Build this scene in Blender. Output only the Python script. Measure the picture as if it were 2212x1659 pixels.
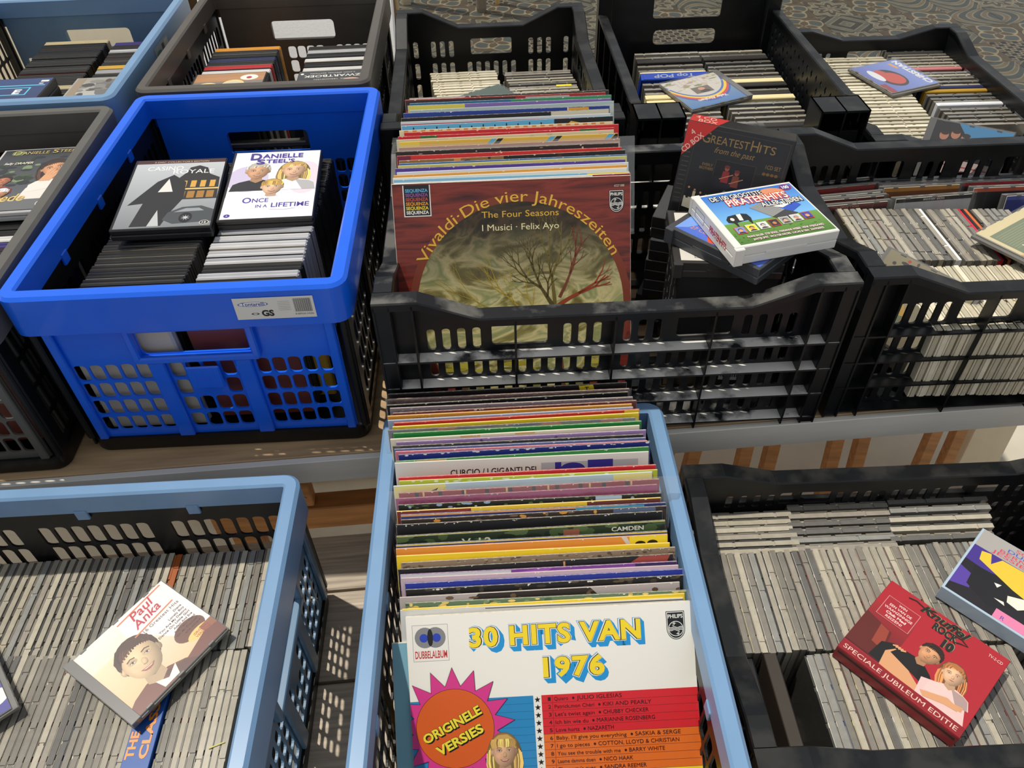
import bpy, bmesh, math, random
from mathutils import Vector, Matrix
random.seed(7)
R = math.radians
for o in list(bpy.data.objects):
    bpy.data.objects.remove(o)
scene = bpy.context.scene
COL = scene.collection

# ------------------------------------------------------------------ camera
FPX, PITCH, YAW, ROLL, CAMZ = 1661.0, R(44), R(4), R(1.5), 1.57
IW, IH = 2212, 1659
_fw = Vector((math.sin(YAW)*math.cos(PITCH), math.cos(YAW)*math.cos(PITCH), -math.sin(PITCH)))
_rt = Vector((math.cos(YAW), -math.sin(YAW), 0)); _up = _rt.cross(_fw)
CR = _rt*math.cos(ROLL) - _up*math.sin(ROLL)
CU = _up*math.cos(ROLL) + _rt*math.sin(ROLL)
CP = Vector((0, 0, CAMZ))
cam_d = bpy.data.cameras.new('camera'); cam = bpy.data.objects.new('camera', cam_d); COL.objects.link(cam)
cam_d.sensor_fit = 'HORIZONTAL'; cam_d.sensor_width = 36; cam_d.lens = 36*FPX/IW
cam_d.clip_start = .02
M = Matrix((CR, CU, -_fw)).transposed().to_4x4(); M.translation = CP
cam.matrix_world = M
scene.camera = cam

def at(x, y, z=None, Y=None, X=None):
    """photo pixel -> point on a given plane"""
    d = _fw + CR*((x-IW/2)/FPX) - CU*((y-IH/2)/FPX)
    if z is not None: t = (z-CP.z)/d.z
    elif Y is not None: t = (Y-CP.y)/d.y
    else: t = (X-CP.x)/d.x
    return CP + d*t

# ------------------------------------------------------------------ light
world = bpy.data.worlds.new('world'); scene.world = world; world.use_nodes = True
bg = world.node_tree.nodes['Background']
bg.inputs[0].default_value = (.93, .96, 1.0, 1); bg.inputs[1].default_value = .47
sun_d = bpy.data.lights.new('sun', 'SUN'); sun_d.energy = 3.2; sun_d.angle = R(1.2); sun_d.color = (1, .94, .83)
sun = bpy.data.objects.new('sun', sun_d); COL.objects.link(sun); sun.location = (-3, 3, 5)
sun.rotation_euler = (-Vector((-.27, .18, .945))).to_track_quat('-Z', 'Y').to_euler()
vs = scene.view_settings
vs.view_transform = 'Standard'; vs.look = 'None'; vs.gamma = 1; vs.exposure = 0; vs.use_curve_mapping = False

# ------------------------------------------------------------------ materials
def lin(c):
    return tuple(((v/255)/12.92 if v/255 <= .04045 else ((v/255+.055)/1.055)**2.4) for v in c)
MATS = {}
def mat(name, col, rough=.5, var=0.0, vscale=30, bump=0.0, coat=0.0, spec=.5, rnd=None, dust=None, stretch=None, rnd_amt=0.0):
    """col: sRGB 0-255. var: noise darkening. rnd: list of sRGB colours picked per object. dust: (colour, amount)"""
    if name in MATS: return MATS[name]
    m = bpy.data.materials.new(name); m.use_nodes = True
    nt = m.node_tree; N = nt.nodes; L = nt.links
    b = N['Principled BSDF']
    b.inputs['Roughness'].default_value = rough
    b.inputs['Coat Weight'].default_value = coat
    b.inputs['Coat Roughness'].default_value = .08
    b.inputs['Specular IOR Level'].default_value = spec
    c = lin(col)
    b.inputs['Base Color'].default_value = (*c, 1)
    src = None
    if rnd:
        oi = N.new('ShaderNodeObjectInfo'); cr = N.new('ShaderNodeValToRGB')
        cr.color_ramp.interpolation = 'CONSTANT'
        e = cr.color_ramp.elements
        while len(e) < len(rnd): e.new(.5)
        for i, q in enumerate(rnd):
            e[i].position = i/len(rnd); e[i].color = (*lin(q), 1)
        L.new(oi.outputs['Random'], cr.inputs[0]); src = cr.outputs[0]
    tc = N.new('ShaderNodeTexCoord'); mp = N.new('ShaderNodeMapping')
    L.new(tc.outputs['Object'], mp.inputs[0])
    if stretch: mp.inputs['Scale'].default_value = stretch
    nz = N.new('ShaderNodeTexNoise'); nz.inputs['Scale'].default_value = vscale; nz.inputs['Detail'].default_value = 6
    L.new(mp.outputs[0], nz.inputs['Vector'])
    if var or src is not None:
        mx = N.new('ShaderNodeMix'); mx.data_type = 'RGBA'; mx.blend_type = 'MULTIPLY'
        mx.inputs[0].default_value = 1
        if src is not None: L.new(src, mx.inputs[6])
        else: mx.inputs[6].default_value = (*c, 1)
        mr = N.new('ShaderNodeMapRange'); mr.inputs[1].default_value = .3; mr.inputs[2].default_value = .7
        mr.inputs[3].default_value = 1-var; mr.inputs[4].default_value = 1+var*.4
        L.new(nz.outputs[0], mr.inputs[0]); L.new(mr.outputs[0], mx.inputs[7])
        src = mx.outputs[2]
    if dust:
        n2 = N.new('ShaderNodeTexNoise'); n2.inputs['Scale'].default_value = 22; n2.inputs['Detail'].default_value = 8
        L.new(tc.outputs['Object'], n2.inputs['Vector'])
        ge = N.new('ShaderNodeNewGeometry'); sp = N.new('ShaderNodeSeparateXYZ'); L.new(ge.outputs['Normal'], sp.inputs[0])
        r1 = N.new('ShaderNodeMapRange'); r1.inputs[1].default_value = dust[2] if len(dust) > 2 else .46; r1.inputs[2].default_value = (dust[2]+.14) if len(dust) > 2 else .62
        L.new(n2.outputs[0], r1.inputs[0])
        r2 = N.new('ShaderNodeMapRange'); r2.inputs[1].default_value = .5; r2.inputs[2].default_value = .9; r2.inputs[4].default_value = dust[1]
        L.new(sp.outputs[2], r2.inputs[0])
        mu = N.new('ShaderNodeMath'); mu.operation = 'MULTIPLY'; L.new(r1.outputs[0], mu.inputs[0]); L.new(r2.outputs[0], mu.inputs[1])
        m2 = N.new('ShaderNodeMix'); m2.data_type = 'RGBA'
        L.new(mu.outputs[0], m2.inputs[0])
        if src is not None: L.new(src, m2.inputs[6])
        else: m2.inputs[6].default_value = (*c, 1)
        m2.inputs[7].default_value = (*lin(dust[0]), 1)
        src = m2.outputs[2]
    if src is not None: L.new(src, b.inputs['Base Color'])
    if bump:
        bp = N.new('ShaderNodeBump'); bp.inputs['Strength'].default_value = bump; bp.inputs['Distance'].default_value = .002
        L.new(nz.outputs[0], bp.inputs['Height']); L.new(bp.outputs[0], b.inputs['Normal'])
    MATS[name] = m
    return m

def print_mat(name='print', rough=.38, coat=.25, spec=.5):
    if name in MATS: return MATS[name]
    m = bpy.data.materials.new(name); m.use_nodes = True
    nt = m.node_tree; b = nt.nodes['Principled BSDF']
    a = nt.nodes.new('ShaderNodeVertexColor'); a.layer_name = 'Col'
    nt.links.new(a.outputs[0], b.inputs['Base Color'])
    b.inputs['Roughness'].default_value = rough; b.inputs['Coat Weight'].default_value = coat
    b.inputs['Coat Roughness'].default_value = .12; b.inputs['Specular IOR Level'].default_value = spec
    MATS[name] = m; return m

def clear_mat(name, tint=(1, 1, 1), gloss=.10, rough=.04, haze=0.0, hazecol=(.9, .9, .9)):
    if name in MATS: return MATS[name]
    m = bpy.data.materials.new(name); m.use_nodes = True
    nt = m.node_tree; N = nt.nodes; L = nt.links
    for n in list(N): N.remove(n)
    out = N.new('ShaderNodeOutputMaterial'); tr = N.new('ShaderNodeBsdfTransparent'); tr.inputs[0].default_value = (*tint, 1)
    gl = N.new('ShaderNodeBsdfGlossy'); gl.inputs['Roughness'].default_value = rough
    fr = N.new('ShaderNodeFresnel'); fr.inputs[0].default_value = 1.5
    mr = N.new('ShaderNodeMapRange'); mr.inputs[3].default_value = gloss*.4; mr.inputs[4].default_value = 1
    ge = N.new('ShaderNodeNewGeometry'); inv = N.new('ShaderNodeMath'); inv.operation = 'SUBTRACT'; inv.inputs[0].default_value = 1; L.new(ge.outputs['Backfacing'], inv.inputs[1])
    fm = N.new('ShaderNodeMath'); fm.operation = 'MULTIPLY'; L.new(fr.outputs[0], fm.inputs[0]); L.new(inv.outputs[0], fm.inputs[1])
    L.new(fm.outputs[0], mr.inputs[0])
    mx = N.new('ShaderNodeMixShader'); L.new(mr.outputs[0], mx.inputs[0]); L.new(tr.outputs[0], mx.inputs[1]); L.new(gl.outputs[0], mx.inputs[2])
    last = mx
    if haze:
        df = N.new('ShaderNodeBsdfDiffuse'); df.inputs[0].default_value = (*hazecol, 1)
        m2 = N.new('ShaderNodeMixShader'); m2.inputs[0].default_value = haze
        L.new(mx.outputs[0], m2.inputs[1]); L.new(df.outputs[0], m2.inputs[2]); last = m2
    L.new(last.outputs[0], out.inputs[0])
    MATS[name] = m; return m

PRINT = print_mat()
PRINT_CARD = print_mat('print_card', rough=.55, coat=.05)
CLEAR = clear_mat('clear_lid', gloss=.03, rough=.06, haze=.012)
FOIL = clear_mat('clear_foil', gloss=.30, rough=.16, haze=.07)
BLACKP = mat('black_plastic', (19, 20, 22), .36, spec=.35, var=.25, vscale=60, dust=((100, 98, 92), .14))
BLACKD = mat('black_plastic_dusty', (19, 21, 25), .36, spec=.4, var=.25, vscale=60, dust=((150, 148, 142), .40))
DUSTY_LIT = mat('black_plastic_ledge_dust_lit', (27, 30, 35), .5, var=.25, vscale=60, dust=((232, 230, 224), 1.0, .36))  # ledge dust, made paler and fuller to stand in for light under the rim
BLACKG = mat('black_plastic_worn', (20, 22, 25), .33, spec=.4, var=.3, vscale=40, dust=((96, 94, 88), .18))
SIDEBLACK = mat('crate_side_black', (17, 18, 20), .38, spec=.35, var=.15, vscale=50)
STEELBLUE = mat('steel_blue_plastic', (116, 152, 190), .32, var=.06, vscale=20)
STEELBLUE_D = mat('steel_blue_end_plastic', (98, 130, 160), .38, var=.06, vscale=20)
ROYAL = mat('royal_blue_plastic', (16, 100, 236), .30, var=.05, vscale=20, coat=.15)
GREYRIM = mat('grey_plastic', (92, 90, 86), .38, var=.08, vscale=30)
GREYBROWN = mat('grey_brown_plastic', (84, 79, 73), .38, var=.08, vscale=30)
DVDBLACK = mat('dvd_black', (40, 39, 38), .33, var=.15, vscale=80, rnd=[(40, 39, 38), (52, 50, 47), (33, 33, 34), (46, 44, 41)])
DVDCLEAR = mat('dvd_clear', (190, 190, 190), .25, var=.08, coat=.3, rnd=[(186, 186, 188), (205, 204, 204), (168, 168, 170)])
PAPER = mat('paper_edge', (225, 220, 205), .7, var=.1)
CARD = mat('sleeve_card', (222, 214, 196), .75, var=.22, vscale=120)
CDCLEAR = mat('cd_case_plastic', (150, 145, 132), .2, var=.12, vscale=120, coat=.4,
              rnd=[(166, 159, 144), (128, 124, 115), (186, 178, 160), (146, 145, 140), (106, 104, 100), (174, 166, 148), (136, 131, 121), (156, 148, 136)])
CDTRAY = mat('cd_tray_plastic', (100, 98, 92), .25, var=.15, vscale=120, coat=.3,
             rnd=[(104, 100, 92), (82, 80, 75), (124, 118, 107), (66, 65, 62), (136, 130, 118), (92, 88, 80)])
CDPAPER = mat('cd_inlay_paper', (210, 200, 180), .6, rnd=[(222, 216, 200), (190, 182, 166), (205, 190, 150), (120, 60, 50), (70, 80, 120), (40, 40, 42), (214, 210, 200), (150, 140, 120), (200, 196, 190)])
CREAMCD = mat('cd_case_cream', (214, 205, 180), .3, var=.1, vscale=120, coat=.3, rnd=[(226, 216, 190), (206, 196, 170), (236, 228, 204), (196, 188, 164)])
GREYBAR = mat('cd_spine_grey', (112, 110, 108), .3, coat=.4)
CARDBOX = mat('card_box', (225, 222, 214), .5)

# ------------------------------------------------------------------ mesh builder
class MB:
    def __init__(s): s.v = []; s.f = []
    def add(s, vs, fs):
        n = len(s.v); s.v += [tuple(p) for p in vs]; s.f += [tuple(i+n for i in f) for f in fs]; return s
    def box(s, x0, x1, y0, y1, z0, z1, T=None):
        p = [(x, y, z) for z in (z0, z1) for y in (y0, y1) for x in (x0, x1)]
        if T: p = [T(*q) for q in p]
        return s.add(p, [(0, 2, 3, 1), (4, 5, 7, 6), (0, 1, 5, 4), (2, 6, 7, 3), (0, 4, 6, 2), (1, 3, 7, 5)])
    def bbox(s, x0, x1, y0, y1, z0, z1, b=.001, T=None):
        """box with chamfered edges"""
        pts = []; idx = {}
        def P(x, y, z):
            k = (round(x, 6), round(y, 6), round(z, 6))
            if k not in idx: idx[k] = len(pts); pts.append(k)
            return idx[k]
        f = []
        xs, ys, zs = (x0, x1), (y0, y1), (z0, z1)
        g = lambda lo, hi, i: (lo+b, hi-b)[i]
        X = lambda i: g(x0, x1, i); Y = lambda i: g(y0, y1, i); Z = lambda i: g(z0, z1, i)
        sq = ((0, 0), (1, 0), (1, 1), (0, 1))
        for k in (0, 1):
            f.append([P(X(i), Y(j), zs[k]) for i, j in sq]); f.append([P(X(i), ys[k], Z(j)) for i, j in sq]); f.append([P(xs[k], Y(i), Z(j)) for i, j in sq])
        for i in (0, 1):
            for j in (0, 1):
                f.append([P(X(0), Y(i), zs[j]), P(X(1), Y(i), zs[j]), P(X(1), ys[i], Z(j)), P(X(0), ys[i], Z(j))])
                f.append([P(X(i), Y(0), zs[j]), P(X(i), Y(1), zs[j]), P(xs[i], Y(1), Z(j)), P(xs[i], Y(0), Z(j))])
                f.append([P(xs[i], Y(j), Z(0)), P(xs[i], Y(j), Z(1)), P(X(i), ys[j], Z(1)), P(X(i), ys[j], Z(0))])
                for k in (0, 1): f.append([P(X(i), Y(j), zs[k]), P(X(i), ys[j], Z(k)), P(xs[i], Y(j), Z(k))])
        if T: pts = [T(*q) for q in pts]
        return s.add(pts, f)
    def plate(s, u0, u1, v0, v1, d0, d1, holes, T):
        """slotted plate; holes (a,b,c,d,r) in u,v; T(u,v,d)->xyz"""
        us = {round(u0, 5), round(u1, 5)}; vv = {round(v0, 5), round(v1, 5)}
        hs = []
        for h in holes:
            a, b, c, d = [round(q, 5) for q in h[:4]]
            r = h[4] if len(h) > 4 else 0
            a = max(a, round(u0, 5)); b = min(b, round(u1, 5)); c = max(c, round(v0, 5)); d = min(d, round(v1, 5))
            if b-a < 1e-4 or d-c < 1e-4: continue
            us |= {a, b}; vv |= {c, d}; hs.append((a, b, c, d, r))
        us = sorted(us); vv = sorted(vv)
        ui = {u: i for i, u in enumerate(us)}; vi = {v: i for i, v in enumerate(vv)}
        nu, nv = len(us)-1, len(vv)-1
        fill = [[True]*nv for _ in range(nu)]
        for a, b, c, d, r in hs:
            for i in range(ui[a], ui[b]):
                for j in range(vi[c], vi[d]): fill[i][j] = False
        pts = []; idx = {}; fs = []
        def P(u, v, d):
            k = (round(u, 5), round(v, 5), d)
            if k not in idx: idx[k] = len(pts); pts.append(T(u, v, d))
            return idx[k]
        # merge cells in v runs
        for i in range(nu):
            j = 0
            while j < nv:
                if not fill[i][j]: j += 1; continue
                k = j
                while k < nv and fill[i][k]: k += 1
                a, b, c, d = us[i], us[i+1], vv[j], vv[k]
                for D, rev in ((d0, 0), (d1, 1)):
                    q = [P(a, c, D), P(b, c, D), P(b, d, D), P(a, d, D)]
                    fs.append(q[::-1] if rev else q)
                for e in (c, d): fs.append([P(a, e, d0), P(b, e, d0), P(b, e, d1), P(a, e, d1)])
                j = k
            for j in range(nv):
                for ii, u in ((i-1, us[i]), (i+1, us[i+1])):
                    if fill[i][j] and (ii < 0 or ii >= nu or not fill[ii][j]):
                        fs.append([P(u, vv[j], d0), P(u, vv[j+1], d0), P(u, vv[j+1], d1), P(u, vv[j], d1)])
        for a, b, c, d, r in hs:
            r = min(r, (b-a)/2, (d-c)/2)
            if r < 3e-4: continue
            for cu, cv, su, sv in ((a, c, 1, 1), (b, c, -1, 1), (b, d, -1, -1), (a, d, 1, -1)):
                arc = [(cu+su*r*(1-math.cos(t)), cv+sv*r*(1-math.sin(t))) for t in (0, math.pi/6, math.pi/3, math.pi/2)]
                for D in (d0, d1):
                    q = [P(cu, cv, D)]+[P(x, y, D) for x, y in arc]
                    fs.append(q)
                for k in range(3):
                    fs.append([P(*arc[k], d0), P(*arc[k+1], d0), P(*arc[k+1], d1), P(*arc[k], d1)])
        return s.add(pts, fs)
    def ring(s, W, L, r, prof, n=5):
        """closed profile [(out,z)] swept round a rounded rectangle W x L"""
        path = []
        for cx, cy, a0 in ((W/2-r, L/2-r, 0), (-W/2+r, L/2-r, 90), (-W/2+r, -L/2+r, 180), (W/2-r, -L/2+r, 270)):
            for k in range(n+1):
                a = R(a0+90*k/n); path.append((cx, cy, math.cos(a), math.sin(a)))
        m = len(prof); vs = []
        for cx, cy, ca, sa in path:
            for o, z in prof: vs.append((cx+ca*(r+o), cy+sa*(r+o), z))
        fs = []
        P = len(path)
        for i in range(P):
            for j in range(m):
                fs.append((i*m+j, ((i+1) % P)*m+j, ((i+1) % P)*m+(j+1) % m, i*m+(j+1) % m))
        return s.add(vs, fs)
    def cyl(s, p0, p1, r, n=10, r1=None):
        p0, p1 = Vector(p0), Vector(p1); d = (p1-p0).normalized(); a = d.orthogonal().normalized(); b = d.cross(a)
        r1 = r if r1 is None else r1
        vs = [p0+a*math.cos(2*math.pi*k/n)*r+b*math.sin(2*math.pi*k/n)*r for k in range(n)]+[p1+a*math.cos(2*math.pi*k/n)*r1+b*math.sin(2*math.pi*k/n)*r1 for k in range(n)]
        fs = [(k, (k+1) % n, n+(k+1) % n, n+k) for k in range(n)]+[tuple(range(n))[::-1], tuple(range(n, 2*n))]
        return s.add(vs, fs)
    def mesh(s, name, m=None):
        me = bpy.data.meshes.new(name); me.from_pydata(s.v, [], s.f)
        bm = bmesh.new(); bm.from_mesh(me); bmesh.ops.recalc_face_normals(bm, faces=bm.faces); bm.to_mesh(me); bm.free()
        if m: me.materials.append(m)
        return me
    def build(s, name, m, parent=None, smooth=False):
        me = s.mesh(name, m)
        if smooth:
            me.polygons.foreach_set('use_smooth', [True]*len(me.polygons)); me.set_sharp_from_angle(angle=R(35))
        return link(name, me, parent)

def link(name, me, parent=None):
    o = bpy.data.objects.new(name, me); COL.objects.link(o)
    if parent: o.parent = parent
    return o
def thing(name, label, cat, loc=(0, 0, 0), rotz=0.0, group=None, mtx=None):
    o = bpy.data.objects.new(name, None); COL.objects.link(o); o.empty_display_size = .02
    if mtx is not None: o.matrix_world = mtx
    else: o.location = loc; o.rotation_euler = (0, 0, rotz)
    tag(o, label, cat, group); return o
def tag(o, label, cat, group=None):
    o['label'] = label; o['category'] = cat
    if group: o['group'] = group
    return o
def struct(o): o['kind'] = 'structure'; return o

# ------------------------------------------------------------------ printed canvas (flat print on covers)
_tc = {}
def text_geo(t, bold=0.0, shear=0.0, space=1.0):
    k = (t, bold, shear, space)
    if k in _tc: return _tc[k]
    cu = bpy.data.curves.new('t', 'FONT'); cu.body = t; cu.size = 1; cu.offset = bold; cu.shear = shear; cu.space_character = space
    cu.resolution_u = 3; cu.fill_mode = 'FRONT'
    ob = bpy.data.objects.new('t', cu)
    me = ob.to_mesh()
    vs = [(v.co.x, v.co.y) for v in me.vertices]; fs = [tuple(p.vertices) for p in me.polygons]
    ob.to_mesh_clear(); bpy.data.objects.remove(ob); bpy.data.curves.remove(cu)
    x0 = min([v[0] for v in vs] or [0]); x1 = max([v[0] for v in vs] or [1])
    _tc[k] = (vs, fs, x0, x1); return _tc[k]
CAP = .69
class Canvas:
    """u right 0..1, v down 0..1"""
    def __init__(s, w, h, base=None, dz=5e-6):
        s.w, s.h, s.dz, s.hold = w, h, dz, False; s.z = 0.0; s.V = []; s.F = []; s.C = []
        if base: s.rect(0, 0, 1, 1, base)
    def _p(s, u, v): return ((u-.5)*s.w, (.5-v)*s.h, s.z)
    def geo(s, pts, faces, cols):
        n = len(s.V); s.z += 0 if s.hold else s.dz
        s.V += [s._p(u, v) for u, v in pts]
        for f in faces:
            s.F.append([i+n for i in f]); s.C += [cols[i] if isinstance(cols, list) else cols for i in f]
    def clip(s, pts):
        for ax, lim, sg in ((0, 0, 1), (0, 1, -1), (1, 0, 1), (1, 1, -1)):
            out = []
            for i in range(len(pts)):
                a, b = pts[i-1], pts[i]
                ia, ib = sg*(a[ax]-lim) >= 0, sg*(b[ax]-lim) >= 0
                if ia != ib:
                    t = (lim-a[ax])/(b[ax]-a[ax]); out.append((a[0]+(b[0]-a[0])*t, a[1]+(b[1]-a[1])*t))
                if ib: out.append(b)
            pts = out
            if not pts: break
        return pts
    def poly(s, pts, col):
        pts = s.clip(list(pts))
        if len(pts) > 2: s.geo(pts, [tuple(range(len(pts)))], lin(col))
    def rect(s, u0, v0, u1, v1, col): s.poly([(u0, v0), (u1, v0), (u1, v1), (u0, v1)], col)
    def grad(s, u0, v0, u1, v1, ct, cb, horiz=False):
        a, b = lin(ct), lin(cb)
        s.geo([(u0, v0), (u1, v0), (u1, v1), (u0, v1)], [(0, 1, 2, 3)], [a, b, b, a] if horiz else [a, a, b, b])
    def ell(s, u, v, ru, rv, col, n=22, rot=0, a0=0, a1=360):
        pts = []
        for k in range(n+(a1-a0 < 360)):
            a = R(a0+(a1-a0)*k/n); x, y = ru*math.cos(a), rv*math.sin(a)*s.h/s.w
            c, q = math.cos(rot), math.sin(rot)
            pts.append((u+x*c-y*q, v+(x*q+y*c)*s.w/s.h))
        s.poly(pts, col)
    def star(s, u, v, r, col, n=5, inner=.42, rot=0):
        s.poly([(u+(r if k % 2 == 0 else r*inner)*math.sin(math.pi*k/n+rot), v-(r if k % 2 == 0 else r*inner)*math.cos(math.pi*k/n+rot)*s.w/s.h) for k in range(2*n)], col)
    def line(s, pts, wd, col):
        """polyline of width wd (fraction of w), tapered if wd is a pair"""
        w0, w1 = wd if isinstance(wd, tuple) else (wd, wd)
        n = len(pts); L = []; Rr = []
        for i, (u, v) in enumerate(pts):
            a = pts[max(i-1, 0)]; b = pts[min(i+1, n-1)]
            dx, dy = (b[0]-a[0])*s.w, (b[1]-a[1])*s.h; l = math.hypot(dx, dy) or 1
            ww = (w0+(w1-w0)*i/(n-1))*s.w/2
            nx, ny = -dy/l*ww, dx/l*ww
            L.append((u+nx/s.w, v+ny/s.h)); Rr.append((u-nx/s.w, v-ny/s.h))
        q = L+Rr; m = n
        s.geo(q, [(i, i+1, m+i+1, m+i) for i in range(n-1)], lin(col))
    def frame(s, u0, v0, u1, v1, t, col):
        tv = t*s.w/s.h
        s.rect(u0, v0, u1, v0+tv, col); s.rect(u0, v1-tv, u1, v1, col); s.rect(u0, v0, u0+t, v1, col); s.rect(u1-t, v0, u1, v1, col)
    def text(s, t, u, v, cap, col, width=None, bold=0.0, shear=0.0, rot=0.0, align='l', space=1.0, du=0, dv=0, warp=None):
        """baseline start u,v ; cap height as fraction of h"""
        vs, fs, x0, x1 = text_geo(t, bold, shear, space)
        k = cap*s.h/CAP; kx = k if not width else width*s.w/max(x1-x0, 1e-6)
        W = (x1-x0)*kx
        off = {'l': 0, 'c': -W/2, 'r': -W}[align]
        c, q = math.cos(rot), math.sin(rot); out = []
        for x, y in vs:
            X = (x-x0)*kx+off; Y = y*k
            if warp: out.append(warp((x-x0)/(x1-x0), Y)); continue
            out.append((u+(X*c-Y*q)/s.w+du, v-(X*q+Y*c)/s.h+dv))
        s.geo(out, fs, lin(col))
    def arc(s, t, cu, cv, rad, a0, a1, cap, col, bold=0.0):
        """text along an arc; angles in degrees from up, clockwise"""
        def wp(f, Y):
            a = R(a0+(a1-a0)*f); r = rad*s.w+Y
            return (cu+math.sin(a)*r/s.w, cv-math.cos(a)*r/s.h)
        s.text(t, 0, 0, cap, col, bold=bold, warp=wp)
    def mesh(s, name='cover_print', m=None):
        me = bpy.data.meshes.new(name); me.from_pydata(s.V, [], s.F)
        me.update()
        ca = me.color_attributes.new('Col', 'FLOAT_COLOR', 'CORNER')
        flat = []
        for c in s.C: flat += [c[0], c[1], c[2], 1.0]
        ca.data.foreach_set('color', flat)
        # all polygons face +z
        bm = bmesh.new(); bm.from_mesh(me)
        for f in bm.faces:
            if f.normal.z < 0: f.normal_flip()
        bm.to_mesh(me); bm.free()
        me.materials.append(m or PRINT)
        return me
    def place(s, parent, z, name='cover_print', m=None, mtx=None):
        o = link(name, s.mesh(name, m), parent)
        o.matrix_local = mtx if mtx is not None else Matrix.Translation((0, 0, z))
        return o

def mixc(a, b, t): return tuple(x+(y-x)*t for x, y in zip(a, b))
def portrait(cv, u, v, s, skin=(226, 178, 140), hair=(70, 45, 30), cloth=(60, 60, 70), long=False, tilt=0.0, smile=True, fringe=False):
    """generic printed head and shoulders, s = half head width in u"""
    A = cv.w/cv.h
    c, q = math.cos(tilt), math.sin(tilt)
    rg = random.Random(int(u*1000+v*777))
    def P(x, y): return (u+(x*c-y*q)*s, v+(x*q+y*c)*s*A)
    def inside(p): return (min(max(p[0], 0), 1), min(max(p[1], 0), 1))
    def E(x, y, rx, ry, cc, ce, n=22, off=(-.25, -.2), shade=.25):
        """soft shaded ellipse"""
        pts = [inside(P(x+off[0]*rx, y+off[1]*ry))]; cols = [lin(cc)]; fs = []
        for k, (rad, t) in enumerate(((.4, .25), (.75, .6), (1, 1))):
            for a in range(n):
                an = 2*math.pi*a/n; f = 1-rad
                pts.append(inside(P(x+off[0]*rx*f+rx*rad*math.cos(an), y+off[1]*ry*f+ry*rad*math.sin(an))))
                d = 1-shade*t*max(0, math.cos(an-.6)); cols.append(lin(tuple(min(255, w*d) for w in mixc(cc, ce, t))))
        for a in range(n):
            b = (a+1) % n; fs.append((0, 1+a, 1+b))
            for k in (0, 1): fs.append((1+k*n+a, 1+(k+1)*n+a, 1+(k+1)*n+b, 1+k*n+b))
        cv.geo(pts, fs, cols)
    def D(k, col): return tuple(min(255, w*k) for w in col)
    def strands(pa, pb, n, wd):
        for k in range(n):
            t = k/(n-1); a = mixc(pa[0], pa[1], t); b = mixc(pb[0], pb[1], t); m = mixc(a, b, .5)
            m = (m[0]+(m[0])*.12, m[1]-.05)
            cv.line([inside(P(*a)), inside(P(*m)), inside(P(*b))], (wd*s, wd*.5*s), D(rg.choice((.7, .85, 1.1, 1.3, 1.5)), hair))
    dk, lt = D(.74, skin), D(1.08, skin)
    if long:
        E(0, .45, 1.42, 1.9, D(.8, hair), D(.6, hair)); strands(((-1.35, .2), (-.6, -.9)), ((-1.25, 2.1), (-.75, 2.1)), 9, .14); strands(((1.35, .2), (.6, -.9)), ((1.25, 2.1), (.75, 2.1)), 9, .14)
    cv.poly([P(-2.1, 3.2), P(-1.9, 2.15), P(-1.4, 1.8), P(-.6, 1.5), P(.6, 1.5), P(1.4, 1.8), P(1.9, 2.15), P(2.1, 3.2)], cloth)
    cv.poly([P(.2, 1.6), P(1.4, 1.85), P(1.85, 2.2), P(2.0, 3.2), P(.9, 3.2)], D(.75, cloth))
    cv.poly([P(-.42, .8), P(.42, .8), P(.52, 1.6), P(0, 1.95), P(-.52, 1.6)], D(.8, skin)); cv.poly([P(-.42, .95), P(.42, .95), P(.40, 1.2), P(0, 1.38), P(-.38, 1.2)], D(.62, skin))
    E(0, -.20, 1.10, 1.18, D(1.1, hair), D(.7, hair))
    E(-.96, .15, .15, .26, skin, dk, 10); E(.96, .15, .15, .26, dk, D(.65, skin), 10)
    E(0, .12, .92, 1.20, lt, D(.86, skin), shade=.32)
    E(-.42, .42, .26, .22, D(1.0, mixc(lt, (230, 130, 110), .25)), D(1.0, skin), 12, (0, 0), .05)
    if fringe: cv.poly([P(-1, -.1), P(-.95, -.8), P(-.4, -1.22), P(.3, -1.26), P(.92, -.8), P(1, -.1), P(.6, -.33), P(.1, -.26), P(-.5, -.36)], hair); strands(((-.9, -.9), (.9, -.9)), ((-.95, -.2), (.9, -.25)), 14, .12)
    else: cv.poly([P(-1.04, .1), P(-1.08, -.6), P(-.7, -1.15), P(0, -1.36), P(.7, -1.15), P(1.06, -.6), P(1.04, .1), P(.86, -.42), P(.45, -.66), P(-.1, -.72), P(-.72, -.46)], hair); strands(((-1.0, -.3), (.9, -.9)), ((-.7, -1.05), (.75, -.45)), 14, .10)
    for sx in (-1, 1):
        E(sx*.4, -.02, .26, .17, D(.82, skin), D(.90, skin), 12, (0, 0), .08)
        cv.line([P(sx*.62, -.16), P(sx*.4, -.25), P(sx*.18, -.18)], .065*s, D(.75, mixc(hair, skin, .25)))
        cv.ell(*P(sx*.4, .02), .13*s, .055*s, (232, 224, 214), n=10, rot=tilt); cv.ell(*P(sx*.4, .02), .058*s, .055*s, (52, 38, 32), n=8)
        cv.line([P(sx*.54, -.0), P(sx*.4, -.055), P(sx*.27, .0)], .035*s, (60, 42, 36))
    E(.05, .34, .15, .22, skin, D(.84, skin), 12, (-.3, .1), .2); cv.line([P(-.1, .50), P(.03, .54), P(.16, .49)], .04*s, D(.66, skin))
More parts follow.
